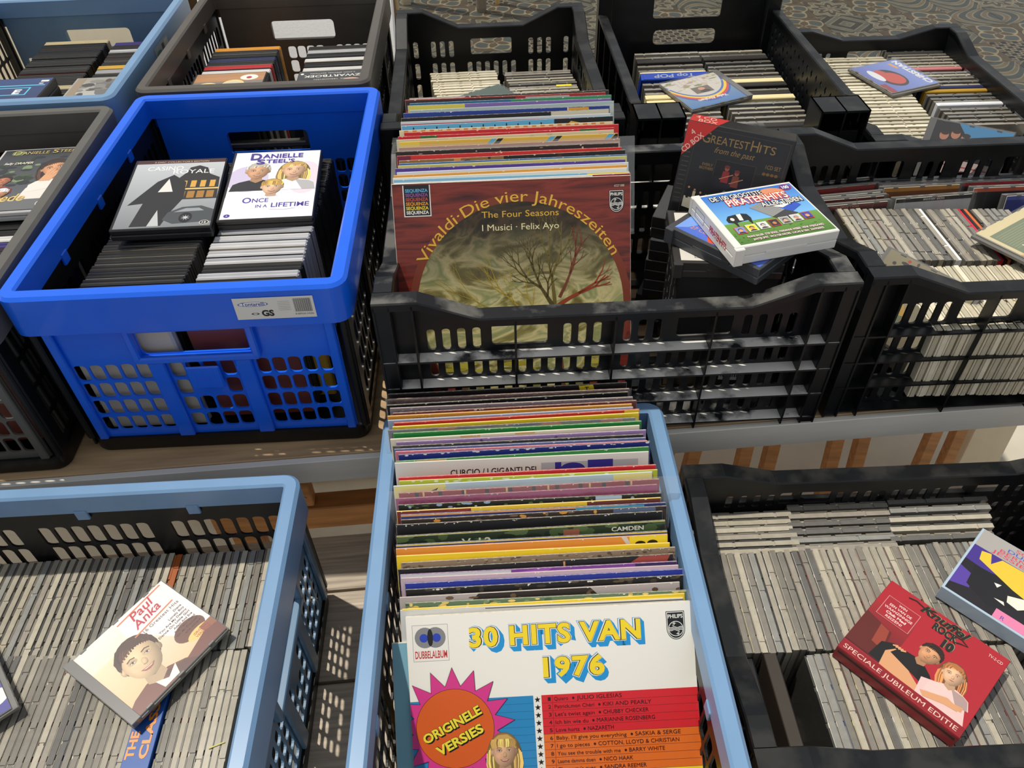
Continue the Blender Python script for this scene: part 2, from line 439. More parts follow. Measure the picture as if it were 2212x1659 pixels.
    if smile:
        cv.poly([P(-.38, .70), P(-.1, .72), P(0, .74), P(.1, .72), P(.38, .70), P(.2, .88), P(0, .92), P(-.2, .88)], (168, 92, 84)); cv.poly([P(-.28, .735), P(0, .765), P(.28, .735), P(.14, .80), P(-.14, .80)], (236, 228, 218))
    else: cv.poly([P(-.26, .75), P(-.08, .70), P(0, .72), P(.08, .70), P(.26, .75), P(0, .83)], (172, 98, 88))

def philips(cv, u0, v0, u1, v1):
    K, Wt = (18, 18, 20), (240, 238, 230); du, dv = u1-u0, v1-v0
    X = lambda x: u0+du*x
    Yv = lambda y: v0+dv*y
    def shield(i, col):
        p = [(i, i*.7), (1-i, i*.7), (1-i, .62)]+[(.5+(.5-i)*math.cos(R(a)), .62+(.38-i*.7)*math.sin(R(a))) for a in range(0, 181, 15)]+[(i, .62)]
        cv.poly([(X(x), Yv(y)) for x, y in p], col)
    shield(0, K); shield(.035, Wt); shield(.07, K)
    cv.text('PHILIPS', X(.5), Yv(.245), dv*.13, Wt, width=du*.8, bold=.02, align='c')
    cv.ell(X(.5), Yv(.62), du*.41, du*.41*1.0, Wt); cv.ell(X(.5), Yv(.62), du*.375, du*.375, K)
    for k in range(3):
        yy = .57+.05*k
        cv.line([(X(.14+.72*t/12), Yv(yy+.018*math.sin(t*1.05))) for t in range(13)], du*.035, Wt)
    for sx, sy, r in ((.42, .43, .13), (.36, .50, .07), (.60, .80, .13), (.66, .73, .07)):
        cv.star(X(sx), Yv(sy), du*r, Wt, n=4, inner=.22)

# ------------------------------------------------------------------ room shell, table, bench
CONCRETE = mat('concrete', (196, 188, 172), .8, var=.12, vscale=6, bump=.1)
floor_t = struct(MB().box(-6, 7, -2.5, 12, -.05, 0).build('floor', CONCRETE))

struct(MB().box(-6, 7, 12, 12.1, -.05, 3.4).build('wall_back', mat('back_wall_paint', (120, 116, 108), .8, var=.1, vscale=3)))

def tile_mat(name, kind):
    m = bpy.data.materials.new(name); m.use_nodes = True
    nt = m.node_tree; N = nt.nodes; L = nt.links; b = N['Principled BSDF']; b.inputs['Roughness'].default_value = .45
    tc = N.new('ShaderNodeTexCoord'); sx = N.new('ShaderNodeSeparateXYZ'); L.new(tc.outputs['Object'], sx.inputs[0])
    def ma(op, a, bb=None, c=None):
        n = N.new('ShaderNodeMath'); n.operation = op
        for i, q in enumerate((a, bb, c)):
            if q is None: continue
            if isinstance(q, (int, float)): n.inputs[i].default_value = q
            else: L.new(q, n.inputs[i])
        return n.outputs[0]
    T = .245
    x = ma('MULTIPLY', sx.outputs[0], 2/T); y = ma('MULTIPLY', sx.outputs[1], 2/T)
    r = ma('SQRT', ma('ADD', ma('MULTIPLY', x, x), ma('MULTIPLY', y, y)))
    an = ma('ARCTAN2', y, x)
    if kind == 0: g = ma('SINE', ma('ADD', ma('MULTIPLY', r, 9), ma('MULTIPLY', ma('SINE', ma('MULTIPLY', an, 8)), 1.6)))
    elif kind == 1: g = ma('SINE', ma('MULTIPLY', ma('ADD', ma('ABSOLUTE', x), ma('ABSOLUTE', y)), 8))
    elif kind == 2: g = ma('MULTIPLY', ma('SINE', ma('MULTIPLY', x, 12.5)), ma('SINE', ma('MULTIPLY', y, 12.5)))
    elif kind == 3: g = ma('SUBTRACT', ma('SINE', ma('MULTIPLY', an, 4)), ma('SINE', ma('MULTIPLY', r, 7)))
    else: g = ma('SINE', ma('MULTIPLY', ma('ADD', ma('MULTIPLY', x, x), ma('MULTIPLY', y, -1.0)), 9))
    cr = N.new('ShaderNodeValToRGB'); e = cr.color_ramp.elements
    pal = [((70, 66, 55), (150, 138, 110), (112, 108, 92)), ((58, 57, 50), (134, 124, 100), (92, 92, 82)), ((38, 36, 32), (142, 130, 106), (80, 74, 60)),
           ((84, 72, 54), (160, 146, 116), (74, 80, 76)), ((66, 72, 68), (140, 130, 106), (104, 94, 74))][kind]
    e[0].position = .42; e[0].color = (*lin(pal[0]), 1); e[1].position = .55; e[1].color = (*lin(pal[1]), 1)
    q = e.new(.86); q.color = (*lin(pal[2]), 1)
    mr = N.new('ShaderNodeMapRange'); mr.inputs[1].default_value = -1; mr.inputs[2].default_value = 1; L.new(g, mr.inputs[0]); L.new(mr.outputs[0], cr.inputs[0])
    nz = N.new('ShaderNodeTexNoise'); nz.inputs['Scale'].default_value = 14; L.new(tc.outputs['Object'], nz.inputs[0])
    mx = N.new('ShaderNodeMix'); mx.data_type = 'RGBA'; mx.blend_type = 'MULTIPLY'; mx.inputs[0].default_value = .6
    L.new(cr.outputs[0], mx.inputs[6]); L.new(nz.outputs[0], mx.inputs[7]); L.new(mx.outputs[2], b.inputs['Base Color'])
    return m
TILES = []
for k in range(5):
    TILES.append(MB().box(-.1215, .1215, -.1215, .1215, -.006, 0).mesh('tile', tile_mat('floor_tile_%d' % k, k)))
MB().box(-.6, 5.4, 2.45, 6.2, -.001, .0015).build('grout_bed', mat('grout', (92, 86, 74), .8), floor_t)
nt_ = 0
for i in range(24):
    for j in range(15):
        cx, cy = -.475+.245*i, 2.575+.245*j
        v = Vector((cx, cy, 0))-CP; d = v.dot(_fw); px = IW/2+FPX*v.dot(CR)/d; py = IH/2-FPX*v.dot(CU)/d
        if not (800 < px < 2330 and -90 < py < 560) or nt_ >= 300: continue
        o = link('tile', TILES[random.choice((0, 1, 2, 3, 4, 0, 3))], floor_t); o.location = (cx, cy, .004); o.rotation_euler = (0, 0, random.choice((0, 1, 2, 3))*math.pi/2); nt_ += 1

WOODT = mat('table_plank_wood', (192, 160, 120), .7, var=.36, vscale=26, stretch=(.25, 3, 9), bump=.25)
GREYB = mat('grey_painted_board', (230, 226, 216), .65, var=.12, vscale=14, stretch=(.4, 2, 2))
WEATHER = mat('weathered_plank', (196, 182, 164), .8, var=.36, vscale=24, stretch=(.35, 7, 4), bump=.5)
PINE = mat('pine_wood', (186, 130, 76), .6, var=.3, vscale=20, stretch=(.5, 4, 4))

tb = thing('market_table', 'long plank table with grey apron board carrying the back row of crates', 'table', (0, .74, 0))
yy = -.008
for k, w in enumerate((.20, .24, .24, .24, .14, .28, .26)):
    MB().bbox(-1.35, 1.16 if k < 5 else -.115, yy, yy+w-.004, .725, .75, .0015).build('plank', WOODT, tb); yy += w
MB().bbox(-1.35, 1.16, -.0185, -.0085, .704, .7485, .001).build('apron', GREYB, tb)
MB().bbox(-1.33, 1.14, 1.01, 1.03, .66, .7245, .001).build('apron', GREYB, tb)
for x in (-1.3, 1.07):
    for y in (.03, .94): MB().bbox(x, x+.06, y, y+.06, 0, .7245, .002).build('leg', GREYB, tb)

bn = thing('plank_bench', 'low bench of weathered grey planks in front of the table', 'bench', (0, 0, 0))
for y0, y1 in ((.640, .738), (.498, .635), (.356, .493), (.214, .351), (.07, .209)):
    MB().bbox(-1.3, 1.3, y0, y1, .515, .55, .002).build('plank', WEATHER, bn)
for x in (-.95, .92):
    MB().bbox(x, x+.07, .09, .72, .465, .514, .002).build('crossbar', WEATHER, bn)
    for y in (.11, .64): MB().bbox(x+.005, x+.065, y, y+.06, 0, .464, .002).build('leg', WEATHER, bn)

# timber and boards stored under the table
o = MB().bbox(-.47, .12, .835, .872, .44, .497, .002).build('pine_beam', PINE); tag(o, 'long orange pine beam behind the bench under the table', 'beam')
for x in (-.45, .05): MB().bbox(x, x+.05, .84, .868, 0, .4395, .001).build('leg', PINE, o)
o = MB().bbox(-.328, -.29, .84, .866, .498, .575, .002).cyl((-.302, .8399, .522), (-.302, .8385, .522), .004).build('pine_block', PINE); tag(o, 'short upright pine block with a screw hole on the pine beam', 'wood block')
o = MB().bbox(-1.1, .3, .93, .95, 0, .62, .002).build('grey_panel', mat('grey_panel', (222, 216, 202), .6, var=.06)); tag(o, 'plain pale grey panel standing under the table behind the pine beam', 'panel')
for k, (x, lean, hh) in enumerate(((.40, 14, .50), (.60, 10, .56), (.82, 8, .54), (1.02, 16, .52))):
    r_ = thing('pine_slat_frame', ('narrow pine slat frame leaning under the table, %s' % ('next to the light blue record crate', 'second from the light blue record crate', 'third from the light blue record crate', 'beside the cream board')[k]), 'wood frame', (x, 1.02, 0), 0, 'pine slat frames under the table')
    r_.rotation_euler = (R(-22), R(lean), 0)
    for dx in (-.032, .032): MB().bbox(dx-.016, dx+.016, -.011, .011, .03, hh, .002).build('slat', PINE, r_)
    for z in (.12, .40): MB().bbox(-.047, .047, .011, .024, z, z+.035, .002).build('rung', PINE, r_)
o = MB().bbox(-.055, .055, 0, .02, 0, .62, .002).build('cream_board', mat('cream_board', (224, 208, 178), .6, var=.05)); o.location = (1.17, 1.06, 0.006); o.rotation_euler = (R(-18), R(14), 0); tag(o, 'cream painted board leaning beside the pine slat frames', 'board')

# things behind the crates at the back of the table
FOAM = mat('white_foam', (238, 238, 238), .8, var=.04, vscale=200, bump=.2)
o = MB().bbox(-1.2, -.125, 2.17, 2.255, .751, 1.06, .004).build('carton', mat('carton', (176, 150, 112), .7, var=.08)); tag(o, 'long brown carton at the back of the table behind the leaning boards', 'box')
o = MB().bbox(-.235, .235, 0, .024, 0, .50, .004).build('foam_sheet', FOAM); o.location = (-.362, 1.905, .7655); o.rotation_euler = (R(-35), 0, 0); tag(o, 'white foam sheet leaning behind the grey-brown crate', 'foam sheet')  # lean chosen so its front catches the sun and looks bright white
o = MB().bbox(-.27, .27, 0, .018, 0, .50, .002).build('beige_board', mat('beige_board', (206, 194, 168), .6, var=.06)); o.location = (-.90, 1.905, .7615); o.rotation_euler = (R(-33), 0, 0); tag(o, 'beige board leaning behind the light steel-blue crate of DVDs', 'board')  # tipped back like the foam sheet so that sunlight brightens it
for k, (px, wd, c, lb) in enumerate(((1040, .030, (138, 124, 108), 'grey-brown wooden furniture leg on the tiled floor'), (1075, .022, (214, 180, 120), 'pale turned wooden furniture leg on the tiled floor'), (880, .035, (190, 178, 150), 'beige square furniture leg on the tiled floor'))):
    p = at(px, 8 if k else 24, z=.004)
    m_ = MB()
    prof = ((0, .6), (.05, .75), (.12, 1.1), (.3, .8), (.6, 1.2), (1.2, 1.2)) if k == 1 else ((0, .9), (.02, 1), (1.2, 1.05))
    for (z0, a), (z1, b) in zip(prof, prof[1:]): m_.cyl((p.x, p.y, p.z+z0), (p.x, p.y, p.z+z1), wd*a, 14 if k < 2 else 4, wd*b)
    o = m_.build('furniture_leg', mat('leg_wood_%d' % k, c, .5, var=.1), smooth=k < 2); tag(o, lb, 'furniture leg')

# ------------------------------------------------------------------ crates
def folding_crate(label, loc, rotz, W, L, H, rim, end, side, group, base=SIDEBLACK, raised=0.0, name='folding_crate'):
    t = thing(name, label, 'crate', loc, rotz, group)
    sk = .056
    MB().ring(W, L, .022, [(0, H-sk), (0, H-.004), (-.004, H), (-.017, H), (-.020, H-.003), (-.020, H-.034), (-.0165, H-.034), (-.0165, H-.006), (-.0035, H-.008), (-.0035, H-sk)]).build('rim', rim, t, True)
    m = MB()
    for k in range(3):   # moulding seams and studs on the rim
        pass
    bw, bl = W-.022, L-.022
    b = MB().ring(bw, bl, .02, [(0, .004), (-.002, 0), (-.014, 0), (-.014, .012), (-.004, .014), (-.004, .026), (0, .026)]).box(-bw/2+.012, bw/2-.012, -bl/2+.012, bl/2-.012, .004, .010)
    b.build('base', base, t, True)
    if raised: MB().box(-bw/2+.014, bw/2-.014, -bl/2+.014, bl/2-.014, raised-.006, raised).build('raised_floor', base, t)
    hz0, hz1 = H-.105, H-.064
    # coloured short ends with handle hole
    for sgn in (-1, 1):
        T = lambda u, v, d, s_=sgn: (u, s_*(bl/2-.004-d), v)
        w = bw-.03
        holes = [(-.07, .07, hz0, hz1, .008)]
        z0, z1 = .036, H-.118; ph = (z1-z0)/4
        for f0, f1, n, skip in ((.035, .312, 5, ()), (.372, .615, 4, (1, 2)), (.685, .965, 5, ())):
            a, c = -w/2+w*f0, -w/2+w*f1; pw = (c-a)/n
            for i in range(n):
                for j in range(4):
                    if n == 4 and j == 2 and i in skip: continue
                    holes.append((a+pw*i+.0017, a+pw*(i+1)-.0017, z0+ph*j+.0022, z0+ph*(j+1)-.0022, .0055))
        e = MB().plate(-w/2, w/2, .022, H-.008, 0, .0032, holes, T).build('end_wall', end, t)
        # raised frame round the handle, pilasters between the slot fields
        f = MB()
        for q in ((-.078, .078, hz1, hz1+.010), (-.078, .078, hz0-.010, hz0), (-.080, -.070, hz0-.008, hz1+.008), (.070, .080, hz0-.008, hz1+.008)):
            f.bbox(q[0], q[1], -.010, .0006, q[2], q[3], .002, T=lambda x, y, z, T=T: T(x, z, y))
        f.build('handle_frame', end, e)
        for fx in (.342, .65):
            x = -w/2+w*fx
            MB().bbox(x-.0105, x+.0105, -.006, 0, .026, hz0-.012, .0015, T=lambda x, y, z, T=T: T(x, z, y)).build('pilaster', end, e)
        for fx in (.02, .98):
            x = -w/2+w*fx
            MB().bbox(x-.006, x+.006, -.006, 0, .026, H-sk-.002, .0015, T=lambda x, y, z, T=T: T(x, z, y)).build('pilaster', end, e)
    # black long sides
    for sgn in (-1, 1):
        T = lambda u, v, d, s_=sgn: (s_*(bw/2-.003-d), u, v)
        w = bl-.004; holes = []
        z0, z1 = .036, H-.062; ph = (z1-z0)/4
        for c0 in (-w*.318, 0, w*.318):
            for i in range(7):
                for j in range(4):
                    a = c0-.0735+.021*i
                    holes.append((a+.0022, a+.0188, z0+ph*j+.0026, z0+ph*(j+1)-.0026, .006))
        e = MB().plate(-w/2, w/2, .014, H-.009, 0, .003, holes, T).build('side_wall', side, t)
        for y in (-w*.16, w*.16, -w*.478, w*.478):
            MB().bbox(y-.011, y+.011, -.006, 0, .026, H-sk-.001, .0015, T=lambda x, y, z, T=T: T(x, z, y)).build('pilaster', side, e)
        for y in (-.14, 0, .14):
            MB().bbox(y-.008, y+.008, .0032, .0075, H-.047, H-.03, .001, T=lambda x, y, z, T=T: T(x, z, y)).build('clip', rim, e)
    # corner posts
    for sx in (-1, 1):
        for sy in (-1, 1):
            x, y = sx*(bw/2-.0042), sy*(bl/2-.0042)
            MB().bbox(x-.0045, x+.0045, y-.0045, y+.0045, .026, H-.036, .002).build('corner_post', side, t)
    return t

def euro_wall(t, w, H, dip, T, name, m, nrib=(), handles=(), rows=4, slot=.0105, pitch=.0195, ins=.022, ledge_m=None, ch=.055, sl=.075, r=.004, trim=0.0):
    """one wall of a harvest crate; T(u, v, d) with d=0 outermost, d>0 inwards"""
    zl = H-dip
    lev = [.012+(zl-.022-.012)*k/rows for k in range(rows+1)]
    holes = []
    ribs = sorted(set([-w/2+.02, w/2-.02, -w/2+.048, w/2-.048]+list(nrib)))
    for k in range(rows):
        a, b = lev[k]+.006, lev[k+1]-.006
        n = int((w-.03)/pitch)
        for i in range(n):
            u = -(n-1)*pitch/2+i*pitch
            if any(abs(u-q) < slot/2+.0035 for q in ribs): continue
            if k == rows-1 and any(abs(u-c) < hw+.008 for c, hw in handles): continue
            holes.append((u-slot/2, u+slot/2, a, b, r))
    for c, hw in handles: holes.append((c-hw, c+hw, lev[-2]+.010, lev[-1]-.003, .004))
    p = MB().plate(-w/2+.002, w/2-.002, .004, zl-.006, ins-.003, ins, holes, T)
    # filled corners above the low edge
    if dip > 0:
        for s_ in (-1, 1):
            q = [(s_*(w/2-.002), zl-.006), (s_*(w/2-.002), H-.006), (s_*(w/2-ch), H-.006), (s_*(w/2-ch-sl), zl-.006)]
            v = [T(u, z, d) for d in (ins-.003, ins) for u, z in q]
            p.add(v, [(0, 1, 2, 3), (4, 5, 6, 7), (0, 1, 5, 4), (1, 2, 6, 5), (2, 3, 7, 6), (0, 3, 7, 4)])
    wl = p.build(name, m, t)
    # rim following the dipped profile
    prof = [(-w/2, H), (-w/2+ch, H), (-w/2+ch+sl, zl), (w/2-ch-sl, zl), (w/2-ch, H), (w/2, H)] if dip > 0 else [(-w/2, H), (w/2, H)]
    if trim: prof = [(max(-w/2+trim, min(w/2-trim, u)), z) for u, z in prof]
    v = []; n = len(prof)
    sec = [(0, -.012), (0, -.002), (.0015, 0), (ins+.0015, 0), (ins+.003, -.002), (ins+.003, -.006), (.003, -.006), (.003, -.012)]
    for u, z in prof: v += [T(u, z+dz, d) for d, dz in sec]
    k = len(sec); f = []
    for i in range(n-1):
        for j in range(k): f.append((i*k+j, (i+1)*k+j, (i+1)*k+(j+1) % k, i*k+(j+1) % k))
    f += [tuple(range(k)), tuple(range((n-1)*k, n*k))]
    MB().add(v, f).build('rim', m, wl)
    for z in lev[:-1]:
        MB().box(-w/2+.001, w/2-.001, .001, ins-.003, z-.0015, z+.0015, T=lambda x, y, zz, T=T: T(x, zz, y)).build('ledge', ledge_m or m, wl)
    for q in ribs+[-w/2+.0015, w/2-.0015]:
        top = H-.006 if abs(q) > w/2-ch else zl-.006
        MB().box(q-.0013, q+.0013, 0, ins-.003, .002, top, T=lambda x, y, zz, T=T: T(x, zz, y)).build('rib', m, wl)

def euro_crate(label, loc, rotz, W, D, H, dip, m, group, ledge_m=None, rows=4, longh=(-.12, .12), shorth=(0,), name='harvest_crate', dips=None):
    t = thing(name, label, 'crate', loc, rotz, group)
    rl = [-W*.21, 0, W*.21] if W > .5 else [-W*.16, W*.16]
    rs = [-D*.2, D*.2] if D < .5 else [-D*.21, 0, D*.21]
    lh = [(h*W/.6, .036) for h in longh] if W > .5 else [(h, .045) for h in shorth]
    sh = [(h, .045) for h in shorth] if D < .5 else [(h*D/.6, .036) for h in longh]
    for s_ in (-1, 1):
        euro_wall(t, W, H, dip, lambda u, v, d, s=s_: (u, s*(D/2-d), v), 'long_wall' if W > D else 'short_wall', m, rl, lh, rows, ledge_m=ledge_m)
        euro_wall(t, D-.004, H, dip if dips is None else dips, lambda u, v, d, s=s_: (s*(W/2-d), u, v), 'short_wall' if W > D else 'long_wall', m, rs, sh, rows, ledge_m=ledge_m, trim=.0225)
    bh = []
    n = int((W-.1)/.04)
    for i in range(n):
        for j in range(int((D-.08)/.05)):
            bh.append((-W/2+.06+.04*i, -W/2+.085+.04*i, -D/2+.05+.05*j, -D/2+.085+.05*j, .004))
    MB().plate(-W/2+.024, W/2-.024, -D/2+.024, D/2-.024, .004, .008, bh, lambda u, v, d: (u, v, d)).build('floor_grid', m, t)
    return t

TZ, BZ = .7505, .5505
GC = 'folding crates of DVDs on the table'
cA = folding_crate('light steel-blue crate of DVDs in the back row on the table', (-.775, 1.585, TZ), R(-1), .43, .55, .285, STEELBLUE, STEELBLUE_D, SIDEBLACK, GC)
cB = folding_crate('grey-brown crate of DVDs behind the royal blue crate', (-.332, 1.60, TZ), R(-2), .405, .53, .28, GREYBROWN, GREYBROWN, SIDEBLACK, GC)
cC = folding_crate('dark grey crate of DVDs beside the royal blue crate', (-.758, 1.01, TZ), R(-.5), .405, .555, .283, GREYRIM, GREYRIM, SIDEBLACK, GC)
cD = folding_crate('royal blue folding crate of DVDs with a white sticker on its rim', (-.336, 1.035, TZ), R(-2.3), .412, .565, .28, ROYAL, ROYAL, SIDEBLACK, GC)
GJ = 'light blue crates on the bench'
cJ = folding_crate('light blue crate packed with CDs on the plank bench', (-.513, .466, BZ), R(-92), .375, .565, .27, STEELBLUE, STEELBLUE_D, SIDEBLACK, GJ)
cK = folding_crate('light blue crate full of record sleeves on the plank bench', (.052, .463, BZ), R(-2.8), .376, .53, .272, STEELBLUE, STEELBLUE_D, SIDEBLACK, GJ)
GE = 'black slotted harvest crates'
cE = euro_crate('black slotted crate of CDs directly behind the crate of records on the table', (.088, 1.475, TZ), R(-1.5), .40, .565, .255, .034, BLACKP, GE)
cF = euro_crate('wide black crate with dusty ledges holding records and a stack of CD boxes', (.192, .948, TZ), R(-2.2), .60, .435, .25, .03, BLACKD, GE, ledge_m=DUSTY_LIT)
cI = euro_crate('black slotted crate of CDs at the table edge beside the crate of records', (.808, .916, TZ), R(-2.5), .60, .405, .25, .03, BLACKG, GE)
cL = euro_crate('black slotted crate packed with clear CD cases on the plank bench', (.560, .444, BZ), R(-3.0), .59, .40, .205, .020, BLACKG, GE)
cH = euro_crate('low black slotted tray of CDs at the corner of the table', (.932, 1.45, TZ), R(-3), .385, .54, .185, .022, BLACKG, GE, rows=3)

# crate with perforated side walls
def display_crate(label, loc, rotz):
    W, D, H, m = .40, .55, .232, BLACKG
    t = thing('perforated_crate', label, 'crate', loc, rotz, GE)
    for s_ in (-1, 1):
        T = lambda u, v, d, s=s_: (s*(W/2-d), u, v)
        p = MB().plate(-D/2+.01, D/2-.01, .004, .06, .012, .015, [], T).plate(-D/2+.01, D/2-.01, .21, H-.004, .012, .015, [], T)
        n, k = 40, 8; cw, chh = (D-.02)/n, .15/k
        for i in range(n):
            for j in range(k):
                u0, v0 = -D/2+.01+cw*i, .06+chh*j
                q = [(u0, v0), (u0+cw, v0), (u0+cw, v0+chh), (u0, v0+chh)]
                open_ = (i % 8 != 0) and 1 <= j and (i+j) % 2 == 0
                if not open_: p.add([T(a, b, .012) for a, b in q]+[T(a, b, .015) for a, b in q], [(0, 1, 2, 3), (4, 5, 6, 7)]); continue
                cu, cv = u0+cw/2, v0+chh/2; e = [(cu, v0-chh*.3), (u0+cw*.9, cv), (cu, v0+chh*1.0), (u0+cw*.1, cv)]
                e = [(cu, v0+chh*.06), (u0+cw*.88, cv), (cu, v0+chh*.94), (u0+cw*.12, cv)]
                for d in (.012, .015):
                    p.add([T(a, b, d) for a, b in q+e], [(0, 1, 4), (1, 5, 4), (1, 2, 5), (2, 6, 5), (2, 3, 6), (3, 7, 6), (3, 0, 7), (0, 4, 7)])
                p.add([T(a, b, d) for d in (.012, .015) for a, b in e], [(0, 1, 5, 4), (1, 2, 6, 5), (2, 3, 7, 6), (3, 0, 4, 7)])
        p.build('perforated_wall', m, t)
        MB().bbox(-D/2+.06, D/2-.012, 0, .020, H-.008, H, .002, T=lambda x, y, z, T=T: T(x, z, y)).build('rim', m, t)
        for q in [-D/2+.07+.085*i for i in range(6)]:
            MB().box(q-.0015, q+.0015, .001, .012, .004, H-.008, T=lambda x, y, z, T=T: T(x, z, y)).build('rib', m, t)
        # raised hollow corner blocks at the front, posts at the back
        x0 = s_*(W/2); x1 = s_*(W/2-.085)
        b = MB()
        a, c = min(x0, x1), max(x0, x1); zt = H+.004
        b.box(a, c, -D/2+.0, -D/2+.06, zt-.004, zt); b.box(a, c, -D/2+.057, -D/2+.06, .17, zt); b.box(a, c, -D/2+.0, -D/2+.06, .17, .174)
        for xx in (a, (a+c)/2-.0015, c-.003): b.box(xx, xx+.003, -D/2, -D/2+.058, .17, zt)
        b.build('corner_block', m, t)
        # sloped shoulder behind the block
        xs = s_*(W/2-.0); xi = s_*(W/2-.018)
        v = [(x, y, z) for x in (xs, xi) for y, z in ((-D/2+.06, H-.01), (-D/2+.115, H-.01), (-D/2+.06, zt))]
        MB().add(v, [(0, 1, 2), (3, 4, 5), (0, 1, 4, 3), (1, 2, 5, 4), (0, 2, 5, 3)]).build('shoulder', m, t)
        MB().bbox(min(xs, s_*(W/2-.03)), max(xs, s_*(W/2-.03)), D/2-.035, D/2, .004, H+.05, .002).build('post', m, t)
    # back wall with two hand holes, low front wall
    Tb = lambda u, v, d: (u, D/2-.006-d, v)
    MB().plate(-W/2+.01, W/2-.01, .004, H+.048, 0, .004, [(-.07, .07, H-.077, H-.045, .010), (-.075, .075, H-.02, H+.03, .006)], Tb).build('back_wall', m, t)
    Tf = lambda u, v, d: (u, -D/2+.004+d, v)
    MB().plate(-W/2+.01, W/2-.01, .004, H-.035, 0, .004, [(-.09, -.03, .09, .12, .004), (.03, .09, .09, .12, .004)], Tf).build('front_wall', m, t)
    MB().bbox(-W/2+.08, W/2-.08, -D/2, -D/2+.024, H-.042, H-.032, .002).build('rim', m, t)
    MB().box(-W/2+.012, W/2-.012, -D/2+.008, D/2-.008, .004, .008).build('floor_plate', m, t)
    return t
cG = display_crate('black crate with diamond-perforated side walls full of CDs', (.520, 1.487, TZ), R(-2.5))

# sticker on the royal blue rim
cv = Canvas(.095, .032, (226, 224, 218))
cv.ell(.24, .30, .19, .19*.32/.32*.6, (36, 60, 160)); cv.ell(.24, .30, .175, .10, (240, 240, 240)); cv.text('Tontarelli', .24, .37, .16, (36, 60, 160), width=.29, bold=.02, align='c')
cv.ell(.24, .75, .055, .055, (20, 20, 22), n=6); cv.ell(.24, .75, .033, .033, (226, 224, 218), n=6); cv.text('GS', .32, .86, .26, (20, 20, 22), bold=.05)
for k in range(26):
    u = .745+.0085*k; cv.rect(u, .10, u+(.0055 if k % 3 else .003), .72, (70, 68, 66))
cv.text('8 009334 54256', .74, .86, .08, (80, 80, 80), width=.23)
for k in range(6): cv.rect(.55, .2+.08*k, .70, .225+.08*k, (196, 194, 190))
mtx = Matrix(((1, 0, 0, .118), (0, 0, -1, -.2833), (0, 1, 0, .252), (0, 0, 0, 1)))
cv.place(cD, 0, 'sticker', PRINT, mtx)
# moulded emblem plate in the middle of the blue end wall
MB().bbox(-.022, .022, -.2765, -.2725, .118, .156, .002).build('emblem_plate', ROYAL, cD)
cv = Canvas(.026, .03); cv.frame(0, 0, 1, 1, .05, (40, 96, 235)); cv.text('dts', .5, .72, .38, (40, 96, 235), width=.7, align='c', shear=.2)
cv.place(cD, 0, 'emblem', PRINT, Matrix(((1, 0, 0, 0), (0, 0, -1, -.2767), (0, 1, 0, .138), (0, 0, 0, 1))))
# carton sticker on crate A, outside of its right rim
cv = Canvas(.09, .032, (150, 160, 166)); cv.ell(.25, .5, .18, .18, (60, 120, 110)); cv.rect(.5, .2, .65, .8, (40, 40, 40)); cv.rect(.72, .15, .95, .85, (200, 200, 196))
cv.place(cA, 0, 'sticker', PRINT, Matrix(((0, 0, 1, .2155), (1, 0, 0, .02), (0, 1, 0, .255), (0, 0, 0, 1))))
cv = Canvas(.13, .03, (64, 70, 168)); [cv.line([(.3+.08*k, .3), (.34+.08*k, .7), (.37+.08*k, .35)], .012, (36, 40, 120)) for k in range(8)]; cv.ell(.13, .5, .08, .08, (110, 118, 200))
cv.place(cD, 0, 'sticker', PRINT, Matrix(((0, 0, -1, -.2065), (-1, 0, 0, .06), (0, 1, 0, .252), (0, 0, 0, 1))))

# ------------------------------------------------------------------ discs, cases, sleeves
# jewel case lying flat: x .142 (hinge at -x), y .125, z thickness ; origin at the centre of its underside
CW, CH, CT = .142, .125, .0102
def _notched(z0, z1, inset, notches, nw, nd):
    hs = []
    for s_ in (-1, 1):
        for x in notches:
            y = s_*(CH/2-inset)
            hs.append((x-nw/2, x+nw/2, min(y, y-s_*nd), max(y, y-s_*nd)))
    return MB().plate(-CW/2+inset, CW/2-inset, -CH/2+inset, CH/2-inset, z0, z1, hs, lambda u, v, d: (u, v, d))
ME_TRAY = _notched(0, .0024, .0006, (-.05, -.012, .03), .006, .0022).mesh('tray', CDTRAY)
ME_LIDS = [_notched(.0031, CT-.0004, 0, nn, .0035, .0013).mesh('lid', CDCLEAR) for nn in ((-.058, .012), (-.034, .048), (-.05, .0, .05), (.02,), (-.018, .036))]
ME_LID = ME_LIDS[0]
ME_INLAY = MB().box(-CW/2+.0015, CW/2-.002, -CH/2+.0012, CH/2-.0012, .0022, .0033).mesh('inlay', CDPAPER)
ME_TRAY_C = ME_TRAY.copy(); ME_TRAY_C.materials[0] = CREAMCD
ME_LID_C = ME_LID.copy(); ME_LID_C.materials[0] = CREAMCD
def cd(mtx, label, group, cream=False, paper=True):
    t = thing('cd_case', label, 'CD', mtx=mtx, group=group)
    link('tray', ME_TRAY_C if cream else ME_TRAY, t); link('lid', ME_LID_C if cream else random.choice(ME_LIDS), t)
    if paper: link('inlay', ME_INLAY, t)
    return t
def basis(ex, ey, ez, o):
    m = Matrix((ex, ey, ez)).transposed().to_4x4(); m.translation = o; return m
def rot2(v, a): return Vector((v[0]*math.cos(a)-v[1]*math.sin(a), v[0]*math.sin(a)+v[1]*math.cos(a), 0))
def standing(top, along, lean=0.0, h=CH, flip=False):
    """case standing on edge; top = middle of its top edge, along = horizontal direction of the long edge,
    lean = radians the top tips towards the thickness direction"""
    ex = Vector(along).normalized(); n = Vector((ex.y, -ex.x, 0))   # thickness direction
    up = Vector((0, 0, 1))*math.cos(lean)+n*math.sin(lean)
    ez = ex.cross(up)
    return basis(ex, up, ez, Vector(top)-up*h/2)

